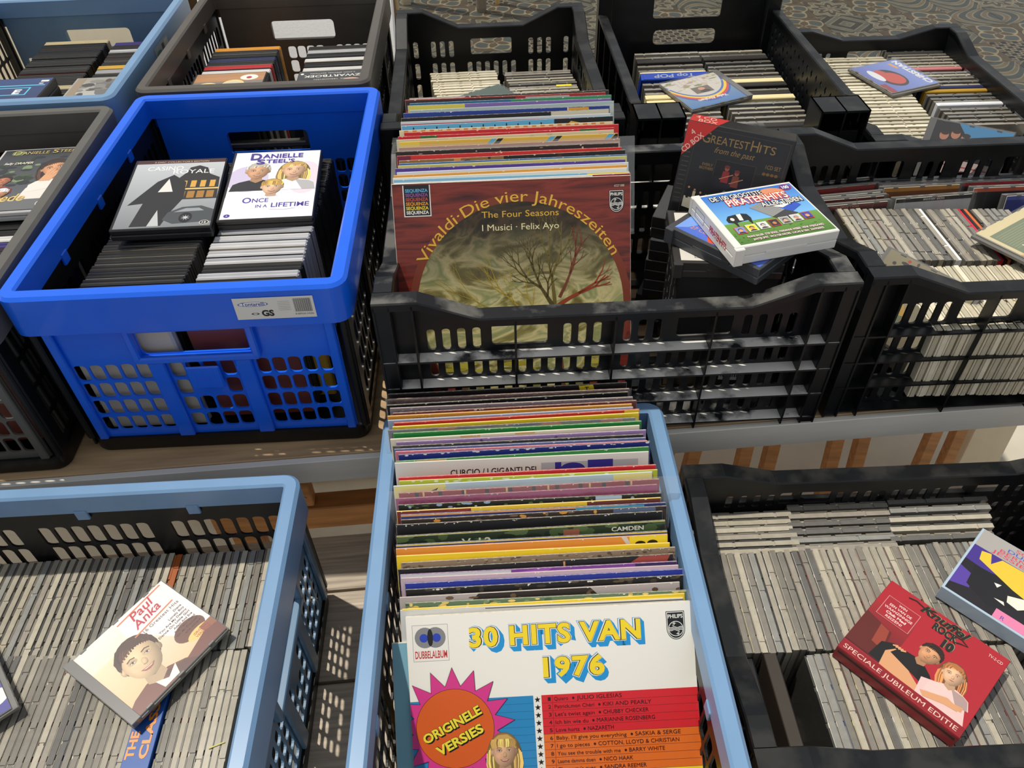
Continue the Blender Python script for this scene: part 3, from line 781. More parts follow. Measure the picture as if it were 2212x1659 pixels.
def row_x(p0, p1, n, along, label, group, jit=.0015, lean=0.0, cream=False, skip=(), zj=.001, first=0):
    """cases side by side from p0 to p1 (their top-edge centres)"""
    p0, p1 = Vector(p0), Vector(p1); out = []
    a = Vector(along).normalized()
    for i in range(n):
        if i in skip: continue
        p = p0.lerp(p1, i/(n-1))+a*random.uniform(-jit, jit)+Vector((0, 0, random.uniform(-zj, 0)))
        out.append(cd(standing(p, a, lean+random.uniform(-.008, .008)), label, group, cream))
    return out

# light blue crate on the bench (J): two rows
Jx = rot2((1, 0), R(-2)); Jy = rot2((0, 1), R(-2))
zJ = .690
a0, b0 = at(18, 1316, z=zJ), at(552, 1286, z=zJ)
rj = row_x(a0-Jx*.07, b0, 36, Jy, 'clear CD case in the shaded rear row of the light blue bench crate', 'CDs in the rear row of the light blue crate', cream=False)
tag(rj[-12], 'CD case with an orange-brown spine in the rear row of the light blue bench crate', 'CD'); del rj[-12]['group']
for ch in rj[-12].children:
    ch.data = ch.data.copy(); ch.data.materials[0] = mat('orange_brown_case', (170, 92, 44), .3, coat=.3, var=.15)
a0, b0 = at(-60, 1545, z=zJ), at(490, 1530, z=zJ)
gapJ = (23, 24, 25)
row_x(a0, b0, 35, Jy, 'clear CD case in the front row of the light blue bench crate', 'CDs in the front row of the light blue crate', skip=gapJ)
# blue card box standing in the front row gap
p = a0.lerp(b0, 24/34)
t = thing('card_cd_box', 'blue card CD box with orange lettering standing in the CDs under the white-covered disc', 'CD box', mtx=standing(p+Vector((0, 0, .004)), Jy, 0))
BLUEBOX = mat('blue_card', (28, 84, 164), .45, var=.12)
MB().bbox(-.0705, .0705, -.0625, .0625, -.0155, .0155, .0006).build('box', BLUEBOX, t)
cv = Canvas(.139, .029)
for k, s_ in enumerate((('THE', .34), ('CLASSIC', .84))):
    for du, c in ((.004, (120, 30, 20)), (0, (236, 140, 40))):
        cv.text(s_[0], .10, s_[1]+du*2, .30, c, width=.60 if k else .22, bold=.035)
mt = Matrix(((1, 0, 0, 0), (0, 0, 1, .0627), (0, -1, 0, 0), (0, 0, 0, 1)))
cv.place(t, 0, 'spine_print', PRINT, mt)

# black crate on the bench (L)
Lx = rot2((1, 0), R(-3)); Ly = rot2((0, 1), R(-3)); zL = .6845
for (xa, xb, ya, yb, n, lb) in ((1500, 1690, 1106, 1182, 6, 'end stack nearest the record crate'), (1708, 1905, 1086, 1172, 6, 'middle stack at the back wall'), (1915, 2125, 1072, 1150, 5, 'far corner stack at the back wall')):
    c0 = at((xa+xb)/2, ya, z=zL); c1 = at((xa+xb)/2+16, yb, z=zL)
    grp = 'CDs in the %s of the black bench crate' % lb
    for i in range(n):
        p = c0.lerp(c1, i/(n-1))+Vector((random.uniform(-.003, .003), 0, 0))
        cd(standing(p, Lx, .10+random.uniform(-.02, .02)), 'clear CD case in the %s, black bench crate' % lb, grp)
c0, c1 = at(1545, 1300, z=zL), at(2190, 1268, z=zL)
row_x(c0, c1, 41, Ly, 'clear CD case in the long middle row of the black bench crate', 'CDs in the middle row of the black bench crate', lean=-.03)
c0, c1 = at(1778, 1540, z=zL), at(2230, 1516, z=zL)
row_x(c0, c1, 27, Ly, 'clear CD case in the front row of the black bench crate', 'CDs in the front row of the black bench crate', lean=-.03)
# dark folders at the left end of the front row
DARKF = mat('dark_folder', (58, 50, 42), .4, var=.2, vscale=15); BLKF = mat('black_folder', (24, 24, 26), .35)
for k, (px, th, m, lb) in enumerate(((1640, .020, BLKF, 'black plastic folder standing at the end of the front CD row'), (1700, .017, DARKF, 'brown plastic folder standing between the black folder and the CDs'))):
    p = at(px, 1535, z=zL-.012*(1-k))
    t = thing('media_folder', lb, 'folder', mtx=standing(p, Ly, -.03))
    MB().bbox(-.07, .07, -.0575, .0625, -th/2, th/2-.0012, .001).build('cover', m, t); MB().bbox(-.066, .066, -.057, .0615, -th/2+.003, th/2, .001).build('pages', BLKF, t)

# black crate at the table edge (I)
Ix = rot2((1, 0), R(-2.5)); Iy = rot2((0, 1), R(-2.5)); zI = .905
c0, c1 = at(1838, 503, z=zI), at(2215, 505, z=zI)
row_x(c0, c1, 27, Iy, 'clear CD case in the middle row of the black crate at the table edge', 'CDs in the middle row of the crate at the table edge', lean=-.05, skip=(13, 19, 20))
for k, (fi, col, lb) in enumerate(((13, (236, 236, 238), 'white slim CD case standing among the clear CDs'), (19, (200, 40, 60), 'red slim CD case standing among the clear CDs'), (20, (36, 30, 30), 'black and orange slim CD case beside the red one'))):
    p = c0.lerp(c1, fi/26)
    t = thing('slim_cd_case', lb, 'CD', mtx=standing(p, Iy, -.05)); m_ = mat('slim_%d' % k, col, .3, coat=.3)
    MB().bbox(-.071, .071, -.0625, .0625, -.0045, 0, .0005).build('tray', m_, t); MB().bbox(-.071, .071, -.0625, .0625, .0003, .0045, .0005).build('lid', mat('slim_o', (214, 110, 60), .3) if k == 2 else m_, t)
c0, c1 = at(1990, 640, z=zI), at(2240, 636, z=zI)
row_x(c0-Ix*.012, c1, 15, Iy, 'clear CD case in the front row of the black crate at the table edge', 'CDs in the front row of the crate at the table edge', lean=-.04, cream=True)

# crate directly behind the records (E)
Ex = rot2((1, 0), R(-1.5)); zE = .90
for (xa, ya, xb, yb, lb, cr) in ((998, 153, 1020, 213, 'cream CD case in the left stack of the black crate behind the records', True), (1160, 151, 1185, 210, 'clear CD case in the right stack of the black crate behind the records', False)):
    c0, c1 = at(xa, ya, z=zE), at(xb, yb, z=zE)
    for i in range(15):
        te = cd(standing(c0.lerp(c1, i/11)+Vector((random.uniform(-.002, .002), 0, random.uniform(-.002, 0))), Ex, .03), lb, 'CDs in the %s stack of the crate behind the records' % ('left' if cr else 'right'), cr)
        if not cr and i == 6:
            tag(te, 'CD case with a yellow price label in the black crate behind the records', 'CD'); del te['group']
            MB().bbox(.028, .060, CH/2+.0001, CH/2+.0006, .001, .009, .0001).build('price_label', mat('yellow_label', (240, 220, 40), .6), te)

# perforated crate (G) : two columns, clear cases with dark and cream card sleeves between
Gx = rot2((1, 0), R(-2.5)); zG = .903
DIGI = mat('digipak_dark', (52, 49, 46), .5, var=.2); CREAMBOX = mat('cream_card', (238, 222, 168), .6, var=.06)
def card_cd(p, along, th, m, label, group, lean=0.0):
    t = thing('card_cd_sleeve', label, 'CD', mtx=standing(p, along, lean), group=group)
    MB().bbox(-.0705, .0705, -.0625, .0625, -th/2, th/2, .0008).build('sleeve', m, t)
    MB().bbox(-.066, .066, -.061, .0632, -th/2+.0012, th/2-.0012, .0004).build('tray', m, t)
    return t
for col, (xa, ya, xb, yb, plan) in enumerate(((1440, 112, 1498, 300, 'ccDccYPcccYYccccccc'), (1578, 108, 1690, 290, 'ccDcccccYDcDYcccccDYD'))):
    c0, c1 = at(xa, ya, z=zG), at(xb, yb, z=zG); side = ('left', 'right')[col]; n = len(plan)
    for i, k in enumerate(plan):
        p = c0.lerp(c1, i/(n-1))+Vector((random.uniform(-.002, .002), 0, random.uniform(-.0015, 0)))
        if k == 'c': cd(standing(p, Gx, .03), 'clear CD case in the %s column of the perforated crate' % side, 'CDs in the %s column of the perforated crate' % side)
        elif k == 'D': card_cd(p, Gx, .017, DIGI, 'dark card CD sleeve in the %s column of the perforated crate' % side, 'dark card sleeves in the %s column of the perforated crate' % side, .03)
        elif k == 'Y': card_cd(p, Gx, .017, CREAMBOX, 'cream card CD sleeve in the %s column of the perforated crate' % side, 'cream card sleeves in the %s column of the perforated crate' % side, .03)
        else:
            t = card_cd(p+Vector((0, -.003, .006)), Gx, .020, mat('royal_card', (22, 66, 176), .5, var=.1), 'blue card CD box with grey upside-down lettering in the perforated crate', None, .35)
            cv = Canvas(.138, .018); cv.text('Top POP', .5, .28, .52, (150, 160, 180), width=.62, bold=.03, rot=math.pi, align='c')
            cv.place(t, 0, 'spine_print', PRINT, Matrix(((1, 0, 0, 0), (0, 0, 1, .0634), (0, -1, 0, 0), (0, 0, 0, 1))))

# low tray (H)
Hx = rot2((1, 0), R(-4)); zH = .885
c0, c1 = at(1838, 122, z=zH), at(1965, 300, z=zH)
for i in range(27):
    p = c0.lerp(c1, i/26)+Vector((random.uniform(-.002, .002), 0, random.uniform(-.002, 0)))
    cd(standing(p, Hx, .04), 'cream CD case in the left column of the low black tray', 'CDs in the left column of the low tray', True)
c0, c1 = at(1968, 97, z=zH), at(2140, 262, z=zH)
for i in range(25):
    p = c0.lerp(c1, i/24)+Vector((random.uniform(-.002, .002), 0, random.uniform(-.002, 0)))
    if i in (8, 14, 15, 19):
        nm, c = {8: ('red-edged white', (196, 120, 120)), 14: ('navy', (34, 40, 84)), 15: ('ochre', (180, 140, 40)), 19: ('white', (226, 228, 232))}[i]
        card_cd(p, Hx, .012, mat('card_'+nm, c, .5, var=.1), '%s card CD sleeve in the right column of the low black tray' % nm, None, .04)
        continue
    cd(standing(p, Hx, .04), 'clear CD case in the right column of the low black tray', 'CDs in the right column of the low tray')

# ------------------------------------------------------------------ DVD cases
DW, DH, DT = .136, .190, .0145
def _shell(z0, z1): return MB().bbox(-DW/2, DW/2, -DH/2, DH/2, z0, z1, .0022)
ME_DF = {}; ME_DB = {}
def dvd_meshes(m):
    if m.name not in ME_DF:
        ME_DB[m.name] = _shell(0, DT*.5-.0002).mesh('back_shell', m); ME_DF[m.name] = _shell(DT*.5+.0002, DT).mesh('front_shell', m)
    return ME_DB[m.name], ME_DF[m.name]
ME_WRAP = MB().box(-DW/2+.002, DW/2-.003, -DH/2+.003, DH/2-.0012, DT+.00005, DT+.0004).mesh('paper_wrap', mat('dvd_wrap', (120, 110, 100), .35, rnd=[(60, 58, 56), (150, 140, 120), (46, 52, 70), (120, 60, 50), (190, 180, 160), (34, 34, 36)]))
def dvd(mtx, label, group, m=DVDBLACK, wrap=True, sc=1.0):
    t = thing('dvd_case', label, 'DVD', mtx=mtx, group=group)
    b, f = dvd_meshes(m); link('back_shell', b, t); link('front_shell', f, t)
    if wrap: link('paper_wrap', ME_WRAP, t)
    return t
COLD = {'y': (214, 170, 60), 'w': (222, 220, 216), 'r': (190, 40, 44), 'p': (60, 50, 120), 'n': (34, 42, 84), 't': (196, 180, 140), 'o': (222, 150, 40)}
NAMD = {'y': 'yellow', 'w': 'white', 'r': 'red', 'p': 'purple', 'n': 'navy', 't': 'tan', 'o': 'orange'}
_used = {}
def dvd_col(c0, c1, plan, along, where, lean=.02, zj=.002):
    c0, c1 = Vector(c0), Vector(c1); n = len(plan)
    for i, k in enumerate(plan):
        p = c0.lerp(c1, i/max(n-1, 1))+Vector((random.uniform(-.0015, .0015), 0, random.uniform(-zj, 0)))
        mt = standing(p, along, lean, DH)
        if k == 'b': dvd(mt, 'black DVD case standing in %s' % where, 'black DVDs in %s' % where)
        elif k == 'c': dvd(mt, 'clear plastic DVD case standing in %s' % where, 'clear DVDs in %s' % where, DVDCLEAR)
        else: dvd(mt, '%s-edged DVD case standing in %s' % (NAMD[k], where), '%s-edged DVDs in %s' % (NAMD[k], where), mat('dvd_'+k, COLD[k], .35, var=.06, coat=.2))
Dx = rot2((1, 0), R(-2.3)); zD = .972
dvd_col((-.420, 1.185, zD), (-.444, .795, zD), 'b'*24+'c', Dx, 'the left row of the royal blue crate')
dvd_col((-.268, 1.180, zD), (-.292, .800, zD), 'b'*11+'cccccbcbbbb', Dx, 'the right row of the royal blue crate')
dvd_col((-.632, 1.20, zD), (-.640, .785, zD), 'b'*12+'wpbbbbbbbbbbbb', (1, 0, 0), 'the right row of the dark grey crate')
dvd_col((-.785, 1.22, .965), (-.785, .80, .965), 'b'*20, (1, 0, 0), 'the left row of the dark grey crate')
dvd_col((-.800, 1.795, .965), (-.790, 1.36, .965), 'tbbbbbbbbbbbtbbbwnbbbbb', (1, -.02, 0), 'the left row of the steel-blue crate', lean=.06)
dvd_col((-.648, 1.78, .962), (-.640, 1.37, .962), 'pbcbbbycbbbwwowwbbbb', (1, -.02, 0), 'the right row of the steel-blue crate', lean=.06)
dvd_col((-.418, 1.70, .968), (-.430, 1.40, .968), 'obbnbrwbbcbcbbbb', (1, -.02, 0), 'the left row of the grey-brown crate', lean=.05)
dvd_col((-.226, 1.70, .962), (-.228, 1.40, .962), 'bcbwbwbwbwbbbb', (1, -.02, 0), 'the right row of the grey-brown crate', lean=.05)

# ------------------------------------------------------------------ record sleeves
S = .315
_ns = [0]
def lp_thing(mtx, label, group, th=.0035, col=None):
    t = thing('record_sleeve', label, 'record', mtx=mtx, group=group)
    m = CARD
    if col:
        _ns[0] += 1; m = mat('sleeve_card_%d' % _ns[0], col, .6, var=.12, vscale=90)
        nt = m.node_tree; b = nt.nodes['Principled BSDF']; src = b.inputs['Base Color'].links[0].from_socket
        n2 = nt.nodes.new('ShaderNodeTexNoise'); n2.inputs['Scale'].default_value = 45; n2.inputs['Detail'].default_value = 5
        r2 = nt.nodes.new('ShaderNodeMapRange'); r2.inputs[1].default_value = .50; r2.inputs[2].default_value = .58; nt.links.new(n2.outputs[0], r2.inputs[0])
        mx = nt.nodes.new('ShaderNodeMix'); mx.data_type = 'RGBA'; nt.links.new(r2.outputs[0], mx.inputs[0]); nt.links.new(src, mx.inputs[6]); mx.inputs[7].default_value = (*lin((214, 205, 186)), 1); nt.links.new(mx.outputs[2], b.inputs['Base Color'])
    MB().bbox(-S/2, S/2, 0, S, -th/2, th/2, .0005).build('sleeve', m, t)
    return t
def lp_pose(px, py, z, yaw, lean, roll=0.0):
    """top-edge centre at the photo pixel on height z"""
    top = at(px, py, z=z)
    ex = Vector((math.cos(yaw)*math.cos(roll), math.sin(yaw)*math.cos(roll), math.sin(roll)))
    n0 = Vector((math.sin(yaw), -math.cos(yaw), 0))
    ey = Vector((0, 0, math.cos(lean)))-n0*math.sin(lean)
    ey = (ey-ex*ey.dot(ex)).normalized(); ez = ex.cross(ey)
    return basis(ex, ey, ez, top-ey*S)
def foil(t, x0, x1, y0, y1, z, name='plastic_cover'):
    m = MB(); nx, ny = 26, 12; vs = []; fs = []
    for j in range(ny+1):
        for i in range(nx+1):
            vs.append((x0+(x1-x0)*i/nx, y0+(y1-y0)*j/ny, z+random.uniform(-.0006, .0012)))
    for j in range(ny):
        for i in range(nx): fs.append((j*(nx+1)+i, j*(nx+1)+i+1, (j+1)*(nx+1)+i+1, (j+1)*(nx+1)+i))
    m.add(vs, fs).build(name, FOIL, t, True)
BK, WH, CRM = (26, 24, 24), (236, 232, 222), (226, 214, 186)
def chips(cv, n):
    for _ in range(n):
        u = random.uniform(.01, .98); w = random.uniform(.002, .012); h = random.uniform(.0015, .005)
        cv.poly([(u, 0), (u+w, 0), (u+w*.8, h*.6), (u+w*.4, h), (u+w*.15, h*.5)], (232, 226, 210))
def mottled(cv, v0, v1, cols, n=40, r=.008):
    for _ in range(n):
        cv.ell(random.random(), random.uniform(v0, v1), random.uniform(.3, 1)*r*2, random.uniform(.3, 1)*r, random.choice(cols), n=7)
def strips(cv, items):
    for it in items:
        k = it[0]
        if k == 'r': cv.rect(it[1], it[2], it[3], it[4], it[5])
        elif k == 't': cv.text(it[1], it[2], it[3], it[4], it[5], width=it[6] if len(it) > 6 else None, bold=.02)
        elif k == 'm': mottled(cv, it[1], it[2], it[3], it[4] if len(it) > 4 else 40, it[5] if len(it) > 5 else .008)
        elif k == 'p': cv.poly(it[1], it[2])
        elif k == 's': cv.star(it[1], it[2], it[3], it[4])
# (photo y of the top edge at mid width, colour, strips, foil?, description)
FL = [
 (203, (48, 40, 40), [('r', .0, .0, .3, .05, (214, 206, 196)), ('m', 0, .05, [(150, 40, 44), (226, 220, 210)], 14)], 0, 'black sleeve with pale left end at the very back'),
 (207, (166, 44, 46), [('r', 0, .004, .55, .05, (50, 44, 44)), ('r', .60, .006, .82, .05, (190, 178, 168))], 0, 'dark red sleeve with a black left half'),
 (214, (40, 110, 150), [('r', .5, 0, 1, .05, (60, 150, 96))], 0, 'teal and green sleeve'),
 (220, (130, 106, 176), [('r', 0, 0, .28, .05, (222, 208, 90))], 0, 'lilac sleeve with yellow left end'),
 (228, (176, 196, 192), [('r', .0, .012, 1, .05, (196, 206, 200))], 0, 'pale grey-green sleeve'),
 (236, (34, 62, 146), [('r', .80, .002, .90, .05, (234, 170, 50)), ('r', .795, .0, .80, .05, WH)], 0, 'dark blue sleeve with an orange box'),
 (245, (28, 26, 26), [('r', .72, 0, 1, .06, (214, 206, 184))], 0, 'black sleeve with cream right end'),
 (254, (206, 212, 214), [('r', 0, .010, 1, .014, (196, 50, 60))], 0, 'silver-grey sleeve with thin red line'),
 (261, (96, 174, 214), [('r', .72, 0, 1, .06, BK)]+[('r', .05+.055*k, .008+.004*(k % 2), .056+.055*k, .04, BK) for k in range(12)]+[('p', [(.78, .03), (.8, .012), (.88, .03)], (236, 180, 70))], 0, 'light blue sleeve with black strokes'),
 (272, (230, 214, 170), [('r', .02+.04*k, .0, .04+.04*k, .007, (222, 140, 60)) for k in range(24)], 0, 'cream sleeve with an orange chequered edge'),
 (277, (204, 34, 40), [], 0, 'bright red sleeve'),
 (285, (196, 30, 40), [('r', .10, .0, .18, .010, (30, 110, 50)), ('r', .84, .0, .92, .010, (30, 110, 50))], 0, 'red sleeve with green blocks'),
 (291, (214, 200, 166), [('m', 0, .04, [(200, 184, 146), (226, 214, 184)], 20)], 0, 'beige sleeve'),
 (297, (226, 184, 70), [('r', 0, 0, .09, .06, (238, 206, 70))]+[('p', [(.42+.27*k, .0), (.445+.27*k, .0), (.415+.27*k, .03), (.39+.27*k, .03)], (90, 180, 220)) for k in range(3)]+[('p', [(.45+.27*k, .0), (.475+.27*k, .0), (.445+.27*k, .03), (.42+.27*k, .03)], BK) for k in range(3)], 0, 'yellow sleeve with blue and black slashes'),
 (309, (176, 120, 96), [('r', .0, .010, 1, .05, (196, 172, 156))], 1, 'brown sleeve in a clear plastic cover'),
 (318, (44, 30, 30), [('m', .004, .03, [(226, 212, 184), (190, 160, 130)], 16, .005)], 0, 'dark brown sleeve with pale flecks'),
 (327, (210, 44, 44), [('r', .0, .0, .06, .3, (120, 30, 60))], 0, 'scarlet sleeve with plum corner'),
 (335, (150, 108, 60), [('r', .46, 0, 1, .05, (30, 28, 30)), ('r', .24, 0, .27, .05, (230, 150, 60)), ('m', 0, .03, [(70, 40, 30), (210, 150, 80)], 24)], 0, 'brown photograph sleeve with black right half'),
 (343, (60, 110, 170), [], 0, 'mid blue sleeve'),
 (347, (206, 200, 118), [('r', .14, .006, .2, .05, (186, 180, 90))], 0, 'olive yellow sleeve'),
 (354, (84, 60, 150), [('r', .6, .004, .78, .03, (90, 66, 160))], 0, 'purple sleeve'),
 (361, (214, 222, 232), [('t', 'STEREO', .12, .012, .008, (60, 60, 90), .10)][:0], 0, 'pale blue-white sleeve'),
 (367, (228, 166, 70), [], 0, 'orange sleeve'),
 (373, (236, 232, 220), [], 0, 'cream white sleeve'),
 (379, (130, 188, 220), [('r', .82, 0, 1, .05, (240, 210, 70)), ('r', .0, .010, .82, .05, (226, 230, 232))], 0, 'sky blue sleeve with yellow corner'),
 (385, (232, 232, 230), [('r', 0, 0, .2, .08, (150, 34, 50)), ('r', .84, 0, 1, .03, (150, 34, 50))], 0, 'white sleeve with maroon corners'),
]
for i, (py, c, st, fo, ds) in enumerate(FL):
    f = i/(len(FL)-1)
    px = 1098+4*f+random.uniform(-9, 9)
    mt = lp_pose(px, py, 1.057, R(-2.2+random.uniform(-.5, .5)), R(26+3*f), R(random.uniform(-.15, .25)))
    t = lp_thing(mt, '%s in the black crate of records' % ds, 'records in the black crate on the table', th=.0022, col=c)
    cv = Canvas(.3138, .3138, c); strips(cv, st); chips(cv, 5)
    cv.place(t, 0, 'cover_print', PRINT_CARD, Matrix.Translation((0, S/2, .0011+.00005)))
    if fo: foil(t, -.159, .178, .18, .318, .003)

KL = [
 (838, (30, 22, 24), [('p', [(.80, .004), (.86, .0), (.87, .05), (.81, .05)], (236, 206, 40)), ('t', 'T', .825, .03, .02, (40, 30, 20))], 0, 'black sleeve with a yellow label'),
 (850, (96, 48, 52), [('r', 0, .02, 1, .05, (70, 40, 44))], 1, 'dark maroon sleeve in clear plastic'),
 (860, (22, 20, 22), [('t', 'Arcad', .05, .03, .014, (230, 60, 40), .13), ('m', 0, .02, [(220, 214, 206)], 8, .003)], 0, 'black sleeve with orange lettering'),
 (869, (150, 134, 140), [('m', 0, .03, [(110, 96, 104), (190, 176, 180), (140, 120, 130)], 60, .004)], 0, 'glittery grey-pink sleeve'),
 (878, (120, 60, 56), [('m', 0, .03, [(60, 34, 36), (190, 60, 50), (226, 200, 190)], 46, .006)], 0, 'dark red photograph sleeve'),
 (885, (232, 160, 54), [('t', 'STEREO', .1, .018, .006, (40, 30, 20), .09), ('t', 'VOLUME', .8, .015, .006, (40, 30, 20), .09)], 0, 'orange sleeve with tiny black lettering'),
 (893, (160, 176, 206), [], 0, 'thin pale blue sleeve'),
 (898, (212, 54, 40), [('r', .94, .0, 1, .02, (240, 210, 60))], 0, 'vermilion sleeve'),
 (906, (242, 214, 40), [], 0, 'lemon yellow sleeve'),
 (915, (92, 88, 92), [('r', .2, 0, .27, .05, (190, 70, 60)), ('r', .5, 0, .6, .05, (60, 76, 110)), ('r', .62, 0, .7, .05, (190, 80, 70)), ('r', .86, 0, .95, .05, (190, 80, 60))], 1, 'grey sleeve with red blocks in plastic'),
 (922, (38, 140, 66), [], 0, 'bright green sleeve'),
 (933, (234, 226, 200), [('r', .28, .0, .36, .008, (226, 180, 110)), ('r', .5, .0, .58, .008, (226, 180, 110))], 0, 'cream sleeve with rounded corner'),
 (941, (160, 130, 184), [('s', .06, .018, .010, (90, 60, 130)), ('s', .34, .010, .010, (90, 60, 130)), ('s', .64, .012, .010, (90, 60, 130))], 0, 'lilac sleeve with small purple stars'),
 (950, (52, 50, 54), [('m', 0, .03, [(90, 84, 76), (160, 130, 110)], 14, .006)], 0, 'dark photograph sleeve'),
 (957, (84, 104, 158), [], 0, 'slate blue sleeve'),
 (963, (206, 110, 130), [], 0, 'thin pink sleeve'),
 (967, (28, 44, 128), [('m', 0, .004, [(230, 228, 226)], 24, .005)], 0, 'navy sleeve with white worn edge'),
 (980, (40, 132, 60), [('r', .08, 0, .2, .01, (206, 150, 90))], 0, 'green sleeve with tan patch'),
 (987, (226, 222, 214), [('t', 'CURCIO / I GIGANTI DEL', .215, .066, .026, (40, 38, 40), .35), ('r', .575, .026, .96, .09, (178, 180, 184)), ('r', .63, .026, .655, .09, (50, 44, 140)), ('r', .76, .022, .86, .09, (50, 44, 140)), ('p', [(.66+.05*math.cos(R(a))+.04, .06-.03*math.sin(R(a))) for a in range(0, 181, 15)]+[(.65, .09), (.75, .09)], (50, 44, 140)), ('t', 'A', .045, .095, .03, (190, 40, 50), .04)], 0, 'white sleeve printed CURCIO / I GIGANTI DEL'),
 (1017, (206, 34, 50), [], 0, 'crimson sleeve'),
 (1026, (186, 192, 50), [('m', 0, .01, [(230, 226, 190)], 20, .006)], 0, 'yellow-green sleeve with worn edge'),
 (1034, (190, 210, 222), [('r', 0, 0, .2, .05, (238, 226, 150)), ('p', [(.08, .05), (.17, .015), (.15, .05)], BK), ('p', [(.16, .05), (.2, .012), (.19, .05)], (240, 206, 30)), ('r', .85, 0, 1, .05, (240, 230, 150))], 0, 'pale blue and cream sleeve'),
 (1049, (150, 30, 40), [('r', .06+.09*k, 0, .075+.09*k, .04, (30, 24, 26)) for k in range(10)]+[('r', .09+.16*k, 0, .097+.16*k, .04, (230, 200, 120)) for k in range(6)], 0, 'red tartan sleeve'),
 (1061, (172, 36, 110), [], 2, 'magenta sleeve in a crumpled clear plastic cover'),
 (1077, (28, 30, 28), [('m', .0, .03, [(90, 110, 60), (150, 170, 200), (40, 50, 36)], 40, .008), ('r', .75, 0, .85, .03, (170, 190, 215)), ('m', .01, .04, [(226, 226, 226)], 8, .003)], 0, 'dark foliage photograph sleeve'),
 (1089, (236, 196, 50), [('r', 0, 0, .28, .08, (120, 44, 40)), ('r', .72, 0, 1, .05, (110, 54, 44)), ('p', [(.2, .0), (.28, .0), (.22, .04), (.14, .04)], (150, 50, 44))], 0, 'yellow and brown sleeve'),
 (1098, (40, 52, 116), [('r', 0, 0, .86, .006, (230, 160, 90)), ('r', .66, .002, .92, .016, (70, 160, 196)), ('t', 'WONDER', .66, .014, .010, (40, 130, 180), .25)][:2], 0, 'navy sleeve with peach top edge'),
 (1107, (52, 40, 34), [('m', 0, .03, [(120, 96, 80), (30, 26, 24), (220, 150, 60)], 30, .009), ('r', .80, 0, .96, .04, (86, 100, 130))], 0, 'brown crowd photograph sleeve'),
 (1118, (22, 22, 24), [('m', 0, .006, [(214, 210, 204)], 16, .003)], 0, 'plain black sleeve with worn corners'),
 (1140, (40, 54, 34), [('m', 0, .06, [(70, 90, 50), (30, 40, 26), (86, 104, 62)], 40, .02), ('t', 'Vol.2', .24, .052, .028, (226, 224, 200), .11), ('t', 'CAMDEN', .80, .030, .016, (230, 228, 214), .12), ('r', 0, 0, 1, .003, (206, 200, 120)), ('r', .62, .012, .68, .05, (150, 90, 70))], 0, 'dark green sleeve printed CAMDEN'),
 (1161, (44, 60, 116), [('p', [(.16, .04), (.24, .016), (.36, .008), (.30, .04)], (206, 60, 40)), ('s', .10, .028, .012, (206, 60, 40)), ('s', .14, .018, .010, (206, 60, 40)), ('s', .33, .016, .012, (206, 60, 40)), ('r', 0, 0, 1, .004, (232, 206, 70))], 0, 'blue sleeve with red stars'),
 (1169, (226, 146, 54), [('r', .86, 0, 1, .06, (242, 214, 40)), ('p', [(.83, 0), (.85, 0), (.87, .04), (.855, .04)], (214, 206, 196)), ('p', [(.9+.02*math.cos(R(a)), .03-.012*math.sin(R(a))) for a in range(0, 181, 20)], BK), ('p', [(.945+.02*math.cos(R(a)), .028-.012*math.sin(R(a))) for a in range(0, 181, 20)], BK)], 0, 'orange sleeve with yellow right corner'),
 (1186, (240, 204, 30), [], 0, 'golden yellow sleeve'),
 (1198, (142, 120, 98), [('m', 0, .04, [(110, 90, 70), (170, 150, 124), (90, 74, 60)], 90, .005)], 0, 'grey-brown patterned sleeve'),
 (1212, (30, 26, 28), [('p', [(.82, .04), (.88, .0), (.99, .0), (.97, .04)], (160, 70, 60)), ('r', .60, .004, .607, .03, (214, 150, 100))], 0, 'black sleeve with a red-brown corner'),
 (1226, (120, 60, 146), [('r', 0, .0, .40, .06, (196, 196, 198)), ('p', [(.3, .03), (.5, .0), (.55, .0), (.5, .03)], (150, 80, 170)), ('r', .85, 0, 1, .03, (44, 30, 80))], 0, 'violet and white sleeve'),
 (1234, (196, 170, 182), [('t', 'POLYDOR', .8, .02, .008, (230, 226, 220), .12)][:0], 0, 'dusty pink sleeve'),
 (1244, (34, 50, 150), [], 0, 'royal blue sleeve'),
 (1257, (26, 24, 24), [('m', 0, .03, [(60, 54, 46), (90, 76, 50)], 22, .01), ('t', 'TV', .93, .03, .008, (200, 160, 60), .03), ('m', 0, .006, [(226, 220, 210)], 14, .004)], 0, 'black sleeve with gold lettering'),
 (1273, (178, 166, 164), [('p', [(.24, .04), (.28, .0), (.68, .0), (.72, .04)], (46, 38, 32)), ('m', .0, .03, [(110, 84, 60), (90, 70, 50)], 10, .01)], 0, 'grey sleeve with brown photograph'),
 (1288, (96, 120, 92), [('m', 0, .05, [(206, 180, 90), (120, 140, 100), (70, 92, 74), (226, 200, 120)], 90, .008), ('t', 'Arca', .03, .045, .03, (206, 44, 50), .15)], 0, 'green and gold speckled sleeve'),
 (1298, (240, 206, 40), [], 0, 'thin bright yellow sleeve'),
 (1304, (206, 206, 204), [('r', .3, .003, 1, .006, (40, 40, 44))], 0, 'white and black striped sleeve'),
]
